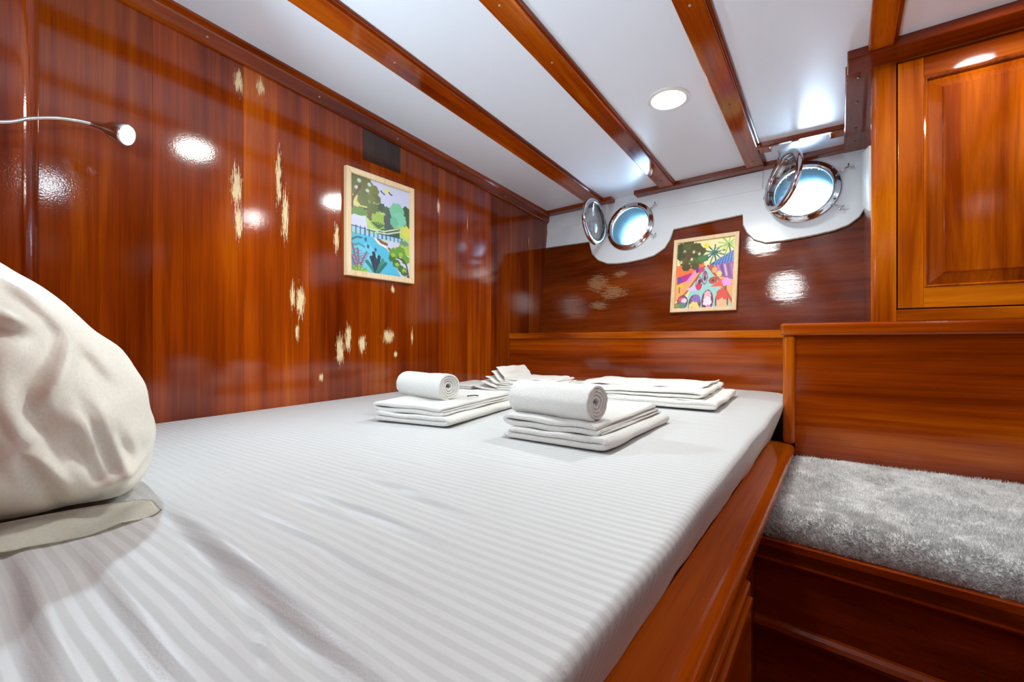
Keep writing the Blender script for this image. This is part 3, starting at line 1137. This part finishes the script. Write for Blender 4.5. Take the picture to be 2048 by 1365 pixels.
def wide_sheet():
    bm = bmesh.new()
    fold_bm(bm, [(-.26, .012), (-.20, .010), (.12, .0095), (.215, .0095), (.232, .014), (.215, .020), (.1, .020), (-.25, .019)], .0125, 0, .42, seed=71, amp=.005)
    fold_bm(bm, [(-.27, .031), (-.1, .032), (.10, .032), (.175, .033), (.188, .038), (.180, .044), (.1, .0445), (-.1, .043), (-.26, .041)], .009, .03, .44, seed=77, amp=.007)
    fold_bm(bm, [(-.1, .0265), (.1, .0265), (.195, .0275)], .004, .02, .43, seed=83, amp=.003)
    fold_bm(bm, [(-.28, .049), (-.1, .0505), (.12, .0495), (.165, .052), (.172, .058)], .006, .16, .46, seed=90, amp=.006)
    return bm


o = link('folded_sheet', to_mesh(wide_sheet(), place((-.520, 1.385, bed_z(-.55, 1.6)), .05)), 'linen', None, True)
tag(o, 'wide white folded bed sheet by the rounded far corner of the mattress', 'bed linen')

# ================================================================== bench
be = tag(empty('bench', (.58, 1.4, ZF)), 'mahogany bench with rounded front edge beside the bed', 'bench')


def bxf(v):                                       # the bench front runs slightly out of square
    f = (v[0] + .15) / .4
    yy = v[1]
    if yy < 1.2:
        yy -= .050 * f * (1 - max(0, (yy - 1.08)) / .12 * 0)
    return (v[0], yy, v[2])


box('seat_board', -0.1515, XR, 1.118, Y2 - .001, -0.465, -0.4275, 'wood_x', be, 0, xf=bxf)
rr = .014
pr = [(1.165, -.475), (1.165, -.427)] + [(1.118 + rr - rr * math.sin(math.radians(a)), -.427 - rr + rr * math.cos(math.radians(a))) for a in range(0, 91, 15)] + [(1.118, -.470), (1.122, -.475)]
prism('front_edge', pr, 'x', -0.1515, XR, 'wood_x', be, xf=bxf)
box('front_panel', -0.1515, XR, 1.128, 1.145, ZF + .10, -0.470, 'dark_x', be, 0, xf=bxf)
pr = [(1.130, -.625), (1.130, -.597), (1.118, -.597), (1.110, -.602), (1.106, -.610), (1.110, -.620), (1.118, -.625)]
prism('lower_moulding', pr, 'x', -0.1515, XR, 'dark_x', be, xf=bxf)
box('plinth', -0.1515, XR, 1.19, 1.21, ZF + .001, ZF + .10, 'dark_x', be, 0)


def cushion_h(x, y, ya, xa):
    r_ = .055
    e = min((y - ya) / r_, (x - xa) / .025)
    e = max(0, min(1, e))
    return math.sqrt(max(0, 1 - (1 - e) ** 2))


def cushion():
    xa, xb, yb = -0.130, XR - .002, Y2 - .001
    bm = bmesh.new()
    nx, ny = 220, 130
    zb0, zt0 = -0.426, -0.376
    rows = []
    for j in range(ny + 1):
        f = (j / ny) ** 1.25
        row = []
        for i in range(nx + 1):
            g = (i / nx) ** 1.3
            x = xa + (xb - xa) * g
            ya = 1.135 - .050 * (x + .15) / .4
            y = ya + (yb - ya) * f
            h = cushion_h(x, y, ya, xa)
            z = zb0 + (zt0 - zb0) * h + .005 * noise.noise((x * 9, y * 9, 0)) * h + .0035 * noise.noise((x * 40, y * 40, 2)) * h
            row.append(bm.verts.new((x, y, z)))
        rows.append(row)
    for A, B in zip(rows, rows[1:]):
        for i in range(nx):
            bm.faces.new((A[i], A[i + 1], B[i + 1], B[i]))
    loop = rows[0] + [r_[-1] for r_ in rows[1:]] + rows[-1][-2::-1] + [r_[0] for r_ in rows[-2:0:-1]]
    low_ = [bm.verts.new((v.co.x, v.co.y, zb0 - .001)) for v in loop]
    n = len(loop)
    for i in range(n):
        bm.faces.new((loop[i], loop[(i + 1) % n], low_[(i + 1) % n], low_[i]))
    bm.faces.new(low_)
    return link('bench_pad', to_mesh(bm), 'plush', None, True), (xa, xb, yb, zb0, zt0)


cu, (xa, xb, yb, zb0, zt0) = cushion()
tag(cu, 'grey fluffy plush pad covering the top of the wooden bench', 'cushion')


def pile():
    """short plush fibres"""
    rg = np.random.default_rng(5)
    n = 90000
    x = xa + (0.62 - xa) * rg.random(n) ** 1.1
    ya = 1.135 - .050 * (x + .15) / .4
    y = ya + (yb - ya) * rg.random(n) ** 1.9
    e = np.clip(np.minimum((y - ya) / .055, (x - xa) / .025), 0, 1)
    h = np.sqrt(np.maximum(0, 1 - (1 - e) ** 2))
    z = zb0 + (zt0 - zb0) * h - .001
    nrm = np.stack([-(1 - np.clip((x - xa) / .025, 0, 1)), -(1 - np.clip((y - ya) / .055, 0, 1)) * 1.3, np.full(n, .75)], 1)
    # tufts lean together
    tx = np.sin(x * 61 + np.sin(y * 47) * 2) * .25
    ty = np.sin(y * 53 + np.sin(x * 71) * 2) * .25
    nrm += np.stack([tx, ty, np.zeros(n)], 1) + rg.normal(0, .28, (n, 3))
    nrm /= np.linalg.norm(nrm, axis=1)[:, None]
    ln = (.005 + .005 * rg.random(n))[:, None]
    p = np.stack([x, y, z], 1)
    sd = rg.normal(0, 1, (n, 3))
    sd -= nrm * (sd * nrm).sum(1)[:, None]
    sd /= np.linalg.norm(sd, axis=1)[:, None]
    a, b, c = p - sd * .0008, p + sd * .0008, p + nrm * ln
    c[:, 1] = np.minimum(c[:, 1], Y2 - .0005)
    co = np.stack([a, b, c], 1).reshape(-1, 3)
    me = bpy.data.meshes.new('pile')
    me.vertices.add(3 * n)
    me.vertices.foreach_set('co', co.ravel())
    me.loops.add(3 * n)
    me.loops.foreach_set('vertex_index', np.arange(3 * n))
    me.polygons.add(n)
    me.polygons.foreach_set('loop_start', np.arange(0, 3 * n, 3))
    me.polygons.foreach_set('loop_total', np.full(n, 3))
    me.update()
    me.validate()
    o_ = link('plush_pile', me, 'plush', cu)
    o_['kind'] = 'stuff'


pile()


# ================================================================== pictures
class Canvas:
    def __init__(s, w, h, col):
        s.w, s.h = w, h
        s.a = np.zeros((h, w, 3))
        s.a[:] = np.array(col) / 255
        s.X, s.Y = np.meshgrid((np.arange(w) + .5) / w, (np.arange(h) + .5) / h)
        s.asp = h / w
        s.rg = np.random.default_rng(3)

    def put(s, mask, col):
        s.a[mask] = np.array(col) / 255

    def ell(s, cx, cy, rx, ry, col, ragged=0):
        d = ((s.X - cx) / rx) ** 2 + ((s.Y - cy) / ry) ** 2
        if ragged:
            ang = np.arctan2((s.Y - cy) / ry, (s.X - cx) / rx)
            d = d * (1 + ragged * np.sin(ang * 7 + cx * 50) + ragged * .6 * np.sin(ang * 13 + cy * 70))
        s.put(d < 1, col)

    def poly(s, pts, col):
        inside = np.zeros(s.X.shape, bool)
        n = len(pts)
        for i in range(n):
            x1, y1 = pts[i]
            x2, y2 = pts[(i + 1) % n]
            if y1 == y2:
                continue
            c = ((s.Y < y1) != (s.Y < y2)) & (s.X < (x2 - x1) * (s.Y - y1) / (y2 - y1) + x1)
            inside ^= c
        s.put(inside, col)

    def line(s, pts, wd, col):
        for (x1, y1), (x2, y2) in zip(pts, pts[1:]):
            dx, dy = x2 - x1, (y2 - y1) * s.asp
            l2 = dx * dx + dy * dy + 1e-9
            t = np.clip(((s.X - x1) * dx + (s.Y - y1) * s.asp * dy) / l2, 0, 1)
            d = np.hypot(s.X - x1 - t * dx, (s.Y - y1) * s.asp - t * dy)
            s.put(d < wd, col)


def jungle():
    c = Canvas(132, 176, (208, 212, 240))
    c.poly([(0, .12), (.3, .1), (.45, .25), (.6, .3), (1, .3), (1, .6), (0, .6)], (186, 214, 120))
    c.ell(.1, .3, .14, .1, (222, 214, 120))
    for x, y, r in ((.08, .06, .12), (.24, .08, .13), (.36, .11, .1), (.05, .16, .09), (.2, .18, .1), (.41, .19, .08), (.33, .2, .07), (.2, .25, .09)):
        c.ell(x, y, r, r * .62, (98, 106, 44) if (x * 10) % 2 < 1 else (116, 122, 56), .12)
    for x, y in ((.14, .05), (.27, .13), (.1, .13), (.3, .06)):
        c.ell(x, y, .03, .02, (206, 214, 210), .2)
    c.line([(.02, .46), (.04, .26), (.10, .18), (.16, .1)], .018, (104, 62, 40))
    c.line([(.04, .26), (.0, .15)], .014, (104, 62, 40))
    c.line([(.08, .4), (.14, .33), (.27, .33)], .014, (84, 70, 40))
    c.ell(.14, .37, .13, .045, (96, 140, 60), .15)
    c.ell(.6, .07, .045, .03, (240, 232, 110))
    for x, y in ((.52, .10), (.65, .085)):
        c.line([(x - .03, y - .012), (x, y + .006), (x + .03, y + .012)], .010, (50, 54, 96))
    for x, y, r, k_ in ((.36, .31, .1, (92, 112, 54)), (.5, .27, .07, (70, 86, 60)), (.6, .29, .07, (82, 100, 80)), (.33, .39, .07, (112, 96, 60))):
        c.ell(x, y, r, r * .7, k_, .2)
    c.ell(.46, .43, .13, .1, (158, 190, 84), .2)
    c.ell(.63, .40, .09, .12, (84, 92, 96), .15)
    c.poly([(.8, .26), (.92, .17), (1, .2), (1, .45), (.84, .4)], (64, 92, 62))
    c.ell(.77, .27, .13, .1, (122, 200, 160), .08)
    c.ell(.82, .35, .12, .08, (132, 204, 176), .12)
    c.ell(.72, .39, .07, .06, (110, 190, 150), .12)
    c.ell(.94, .47, .08, .07, (222, 216, 92), .2)
    for i in range(7):
        c.line([(.45, .5), (.34 + .035 * i, .44 + .004 * abs(i - 3))], .010, (72, 110, 66))
    c.poly([(.5, .5), (.82, .44), (.82, .56), (.4, .56)], (72, 92, 66))
    c.poly([(0, .42), (.24, .41), (.27, .55), (0, .56)], (214, 218, 246))
    c.poly([(0, .6), (.45, .6), (.66, .74), (.62, .8), (.75, .9), (.85, 1), (0, 1)], (88, 190, 222))
    c.poly([(.05, .75), (.3, .68), (.5, .85), (.3, 1), (.1, 1)], (112, 206, 232))
    c.poly([(.45, .6), (1, .58), (1, .8), (.66, .75)], (204, 216, 190))
    c.line([(.38, .6), (.46, .66), (.6, .69), (.66, .74)], .02, (244, 240, 236))
    c.line([(.42, .6), (.5, .645), (.6, .66), (.64, .71), (.66, .67)], .022, (140, 92, 70))
    c.ell(.72, .65, .12, .06, (206, 212, 226), .2)
    c.ell(.9, .67, .1, .09, (178, 200, 92), .2)
    c.poly([(0, .53), (.4, .57), (.86, .56), (.86, .60), (.4, .615), (0, .585)], (158, 206, 236))
    for i in range(13):
        x = .02 + .07 * i
        c.line([(x, .525 if i < 5 else .56), (x, .605)], .009, (54, 86, 120))
    c.line([(0, .53), (.3, .545), (.86, .56)], .007, (54, 86, 120))
    c.line([(.3, .53), (.55, .52), (.8, .455)], .009, (206, 226, 200))
    c.line([(.4, .55), (.6, .54), (.84, .48)], .009, (206, 226, 200))
    c.ell(.9, .605, .09, .03, (120, 150, 120), .2)
    for x, y in ((.24, .65), (.28, .72), (.4, .74)):
        c.ell(x, y, .02, .022, (36, 96, 140), .2)
    c.line([(.02, .68), (.1, .645), (.18, .64)], .014, (54, 116, 130))
    c.line([(.05, .73), (.14, .71), (.22, .73)], .016, (70, 160, 170))
    for bx, tx, ty in ((.14, .02, .70), (.14, .12, .76), (.14, .26, .78), (.1, .0, .82)):
        c.line([(bx, .96), (tx, ty)], .012, (120, 100, 120))
        for i in range(7):
            f = i / 7
            x, y = bx + (tx - bx) * f, .96 + (ty - .96) * f
            c.line([(x - .05, y - .01), (x, y), (x + .05, y - .012)], .006, (150, 110, 136))
    for i in range(9):
        c.line([(.1 + .01 * i, 1.0), (.0 + .035 * i, .93 + .01 * abs(i - 4))], .012, (120, 168, 84) if i % 2 else (160, 196, 92))
    for i, (tx, ty) in enumerate(((.26, .88), (.33, .83), (.37, .78), (.41, .85), (.46, .81), (.52, .84), (.57, .87))):
        c.line([(.42, 1.0), (tx, ty)], .026, ((52, 132, 126), (48, 62, 78), (44, 56, 74), (58, 72, 90), (50, 66, 82), (66, 142, 128), (52, 120, 112))[i])
    for x, y, r in ((.72, .74, .09), (.83, .71, .09), (.68, .80, .06), (.76, .85, .07), (.92, .79, .08), (.9, .93, .07), (.84, .9, .06)):
        c.ell(x, y, r, r * .68, (110, 160, 58) if r > .075 else (74, 118, 60), .15)
    for x, y in ((.70, .76), (.84, .74), (.77, .86), (.9, .92)):
        c.ell(x, y, .04, .022, (160, 196, 80), .2)
    c.line([(.99, 1.0), (.95, .86), (.88, .8), (.78, .78)], .012, (96, 62, 60))
    c.line([(.99, 1.0), (.9, .93)], .010, (96, 62, 60))
    return c


def market():
    c = Canvas(138, 168, (246, 234, 176))
    c.poly([(0, .35), (.5, .34), (.5, .42), (.25, .6), (0, .72)], (246, 122, 66))
    c.poly([(0, .56), (.35, .48), (.42, .5), (.2, .8), (0, .9)], (240, 172, 104))
    c.poly([(.55, .38), (1, .32), (1, 1), (.9, 1)], (236, 168, 96))
    # canal
    c.poly([(.5, .40), (.56, .40), (.98, .98), (.98, 1), (.12, 1), (.2, .9), (.3, .66)], (160, 212, 206))
    c.line([(.51, .39), (.36, .58), (.24, .72), (.1, .86)], .014, (172, 84, 84))
    c.line([(.56, .39), (.74, .58), (.88, .76), (1, .94)], .018, (176, 82, 88))
    # dark tree
    for x, y, r in ((.06, .08, .1), (.2, .06, .11), (.34, .1, .1), (.44, .16, .08), (.08, .2, .1), (.24, .2, .11), (.38, .24, .09), (.14, .3, .09), (.3, .3, .08), (.42, .3, .08), (.18, .38, .08), (.34, .38, .07)):
        c.ell(x, y, r, r * .72, ((84, 80, 40), (100, 92, 46), (70, 78, 44), (92, 100, 52))[int(x * 37) % 4], .15)
    for x, y in ((.13, .14), (.3, .16), (.27, .27), (.08, .3), (.4, .2)):
        c.ell(x, y, .022, .022, (222, 212, 170), .3)
    c.line([(.17, .36), (.2, .22), (.28, .12)], .014, (112, 72, 52))
    c.line([(.2, .25), (.12, .14)], .010, (112, 72, 52))
    c.ell(.48, .27, .1, .05, (82, 122, 62), .2)
    c.ell(.52, .09, .045, .04, (246, 226, 60))
    for cx, cy, r, k_, k2 in ((.66, .2, .19, (60, 130, 130), (42, 92, 104)), (.9, .1, .2, (146, 186, 74), (178, 206, 100))):
        for i in range(11):
            a = math.radians(i * 33 + 10)
            c.line([(cx, cy), (cx + r * math.cos(a), cy + r * .72 * math.sin(a) + .03)], .012, k_ if i % 2 else k2)
        c.line([(cx, cy), (cx + .06, cy + .24)], .013, (74, 96, 66))
    # striped awning
    c.poly([(.6, .37), (.74, .3), (1, .19), (1, .38), (.64, .40)], (48, 76, 160))
    for i in range(8):
        c.line([(.72 + .045 * i, .315 - .018 * i), (.66 + .05 * i, .40 - .002 * i)], .009, (112, 156, 214))
    c.poly([(.62, .40), (1, .36), (1, .62), (.78, .56)], (150, 88, 150))
    for i in range(6):
        c.line([(.68 + .055 * i, .40), (.72 + .055 * i, .52 + .01 * i)], .016, ((226, 150, 96), (206, 130, 190), (96, 76, 150), (222, 170, 206), (120, 80, 140), (190, 110, 160))[i])
    for x, y, k_ in ((.62, .42, (186, 90, 70)), (.68, .46, (240, 170, 110)), (.76, .52, (246, 206, 130))):
        c.ell(x, y, .045, .04, k_, .2)
    # stalls
    c.poly([(.02, .53), (.28, .47), (.3, .56), (.02, .64)], (196, 50, 130))
    c.line([(.22, .6), (.36, .46)], .028, (230, 150, 210))
    c.poly([(.04, .52), (.1, .52), (.1, .6), (.04, .6)], (70, 90, 190))
    c.ell(.45, .44, .06, .04, (212, 60, 120), .2)
    c.ell(.38, .44, .03, .04, (90, 56, 130), .2)
    c.ell(.07, .66, .08, .025, (232, 196, 60))
    c.line([(.07, .68), (.07, .76)], .008, (90, 60, 40))
    # parasols
    c.poly([(.2, .72), (.34, .66), (.5, .67), (.42, .74), (.3, .75)], (214, 196, 232))
    c.poly([(.62, .7), (.8, .6), (.9, .6), (.98, .68), (.9, .7)], (240, 92, 72))
    c.poly([(.8, .62), (.9, .58), (.98, .66), (.94, .7), (.84, .7)], (240, 160, 226))
    c.line([(.88, .7), (.88, .84)], .008, (120, 60, 60))
    # boats
    def boat(cx, cy, rx, ry, k_, items):
        c.ell(cx, cy, rx, ry, (110, 66, 78))
        c.ell(cx, cy, rx * .8, ry * .86, k_)
        for dx, dy, r, kk in items:
            c.ell(cx + dx * rx, cy + dy * ry, rx * r, ry * r * .7, kk, .15)
    boat(.42, .64, .06, .1, (200, 190, 200), [(0, .4, .8, (216, 56, 80)), (.2, -.3, .5, (80, 60, 70))])
    boat(.52, .56, .05, .1, (190, 180, 196), [(0, .1, .5, (90, 60, 70)), (0, -.5, .5, (170, 90, 130))])
    boat(.66, .61, .07, .05, (206, 80, 60), [(0, 0, .4, (80, 60, 60))])
    boat(.58, .9, .1, .16, (130, 62, 86), [(0, -.5, .6, (236, 180, 190)), (0, .1, .7, (236, 226, 240)), (.2, .7, .5, (224, 130, 190)), (-.4, .6, .3, (70, 30, 50))])
    boat(.36, .94, .11, .14, (130, 100, 70), [(.2, -.5, .7, (150, 110, 190)), (-.1, .3, .8, (236, 214, 130)), (-.4, .6, .4, (200, 90, 50))])
    boat(.82, .92, .11, .17, (206, 150, 130), [(0, -.5, .85, (226, 80, 62)), (0, .3, .8, (240, 186, 140)), (.1, .8, .5, (206, 130, 140))])
    boat(.14, .9, .1, .1, (150, 90, 140), [(-.3, -.4, .5, (226, 90, 90)), (.3, -.2, .5, (230, 220, 236)), (0, .5, .6, (96, 140, 130))])
    c.ell(.02, .97, .07, .06, (140, 150, 70), .2)
    return c


def picture(cv, w, h, xf, label, bar=.021, dep=.018):
    """local: a across, b up (both centred), c out of the wall"""
    root = tag(empty('framed_picture', Vector(xf((0, -h / 2, 0)))), label, 'picture')
    for s in (-1, 1):
        for vert in (0, 1):
            bm = bmesh.new()
            if vert:
                pts = [(s * w / 2, -h / 2), (s * w / 2, h / 2), (s * (w / 2 - bar), h / 2 - bar), (s * (w / 2 - bar), -h / 2 + bar)]
            else:
                pts = [(-w / 2, s * h / 2), (w / 2, s * h / 2), (w / 2 - bar, s * (h / 2 - bar)), (-w / 2 + bar, s * (h / 2 - bar))]
            A = [bm.verts.new((a, b, 0)) for a, b in pts]
            B = [bm.verts.new((a, b, dep)) for a, b in pts]
            bm.faces.new(A); bm.faces.new(B)
            for i in range(4):
                bm.faces.new((A[i], A[(i + 1) % 4], B[(i + 1) % 4], B[i]))
            bmesh.ops.bevel(bm, geom=[e for e in bm.edges if all(v.co.z > dep * .5 for v in e.verts)], offset=.0015, segments=2, affect='EDGES')
            link('frame_bar', to_mesh(bm, xf), 'pale_wood', root)
    iw, ih = w - 2 * bar, h - 2 * bar
    bm = bmesh.new()
    W_, H_ = cv.w, cv.h
    vv = [[bm.verts.new((-iw / 2 + iw * i / (W_ - 1), ih / 2 - ih * j / (H_ - 1), .008)) for i in range(W_)] for j in range(H_)]
    for j in range(H_ - 1):
        for i in range(W_ - 1):
            bm.faces.new((vv[j][i], vv[j + 1][i], vv[j + 1][i + 1], vv[j][i + 1]))
    for v in bm.verts:
        v.co = Vector(xf(v.co))
    me = bpy.data.meshes.new('print')
    bm.to_mesh(me)
    bm.free()
    at = me.color_attributes.new('ink', 'FLOAT_COLOR', 'POINT')
    lin = np.where(cv.a <= .04045, cv.a / 12.92, ((cv.a + .055) / 1.055) ** 2.4)
    rgba = np.concatenate([lin.reshape(-1, 3), np.ones((W_ * H_, 1))], 1)
    at.data.foreach_set('color', rgba.ravel().astype(np.float32))
    link('print', me, 'print', root)
    bx = lambda v: xf(v)
    link('backing', to_mesh(bm_box(-iw / 2 - .004, iw / 2 + .004, -ih / 2 - .004, ih / 2 + .004, .001, .006, 0), bx), 'pale_wood', root)
    return root


picture(jungle(), 0.331, 0.408, lambda v: (XW + .001 + v[2], 1.171 + v[0], 0.4505 + v[1]),
        'pale wood framed jungle river print hung on the long panelled wall')
c2 = hull_ab(-0.533, 0.327)
picture(market(), 0.306, 0.378, lambda v: hxf((c2[0] + v[0], c2[1] + v[1], v[2] + .001)),
        'pale wood framed colourful boat market print on the hull below the portholes', bar=.019)


# ================================================================== lamps
def downlight(x, y, mat, label, size=1.0):
    root = tag(empty('downlight', (x, y, ceil_z(y) + .01)), label, 'ceiling light')
    f = lambda v: cxf((x + v[0] * size, y + v[1] * size, v[2] + .018))
    lathe('rim', [(.054, .004), (.054, -.004), (.058, -.006), (.066, -.005), (.072, -.002), (.072, .004)], 'trimwhite', root, f)
    lathe('lens', [(0, -.0075), (.030, -.007), (.050, -.0055), (.0545, -.003), (.0545, .002), (0, .002)], mat, root, f)
    return root


downlight(-0.492, 1.632, 'lamp', 'round white recessed downlight in the ceiling panel above the bed foot')
downlight(-0.53, 0.86, 'lamp', 'round recessed downlight in the ceiling panel above the middle of the bed')
downlight(0.34, 1.52, 'lamp_mid', 'round recessed downlight in the ceiling in front of the cupboard', .75)
downlight(0.78, 0.56, 'lamp_cool', 'round cool white recessed downlight in the ceiling above the aisle', .95)



def gooseneck_lamp(base, arm, tip, label, led):
    """gooseneck lamp screwed to the bulkhead; the head points from the end of the arm to tip"""
    gl = tag(empty('gooseneck_lamp', base), label, 'lamp')
    lathe('base', [(0, 0), (.028, 0), (.028, .008), (.022, .016), (.010, .020), (0, .020)], 'steel', gl, lambda v: (base[0] + v[0], YB + v[2], base[2] + v[1]), 32)
    A_ = [Vector(p) for p in arm]
    fine = []
    for i in range(len(A_) - 1):
        p0, p1, p2, p3 = A_[max(i - 1, 0)], A_[i], A_[i + 1], A_[min(i + 2, len(A_) - 1)]
        for q_ in range(8):
            t_ = q_ / 8
            fine.append(.5 * ((2 * p1) + (-p0 + p2) * t_ + (2 * p0 - 5 * p1 + 4 * p2 - p3) * t_ * t_ + (-p0 + 3 * p1 - 3 * p2 + p3) * t_ ** 3))
    fine.append(A_[-1])
    tube('gooseneck', fine, .0042, 'steel', gl, 12)
    hd = A_[-1]
    ax_ = (Vector(tip) - hd).normalized()
    u_ = ax_.cross(Vector((.1, 0, 1))).normalized()
    w_ = ax_.cross(u_)
    hx = lambda v: hd + u_ * v[0] + w_ * v[1] + ax_ * v[2]
    sh_ = lathe('lamp_head', [(0, -.004), (.0055, -.004), (.008, .010), (.0115, .030), (.0125, .036), (.0185, .044), (.0225, .070), (.0235, .080), (.0205, .080), (.019, .070), (0, .060)], 'steel', gl, hx, 32)
    lathe('lens', [(0, .078), (.019, .078), (.0195, .071), (0, .070)], led, sh_, hx, 24)


gooseneck_lamp((-1.285, YB, .36), [(-1.285, YB + .015, .36), (-1.285, YB + .06, .364), (-1.30, .02, .385), (-1.33, .133, .428), (-1.342, .175, .455), (-1.35, .213, .4735), (-1.357, .248, .484), (-1.361, .275, .488)],
             (-1.298, .325, .463), 'chrome gooseneck reading lamp by the long panelled wall, bent out level', 'led')
# second lamp added out of view, bent upwards to brighten the ceiling
gooseneck_lamp((-.50, YB, .17), [(-.50, YB + .015, .17), (-.50, YB + .035, .171), (-.502, YB + .050, .185), (-.504, YB + .056, .205), (-.506, YB + .066, .222)],
             (-.540, YB + .185, .330), 'added chrome gooseneck fill lamp at the middle of the bed head, bent upwards', 'led')
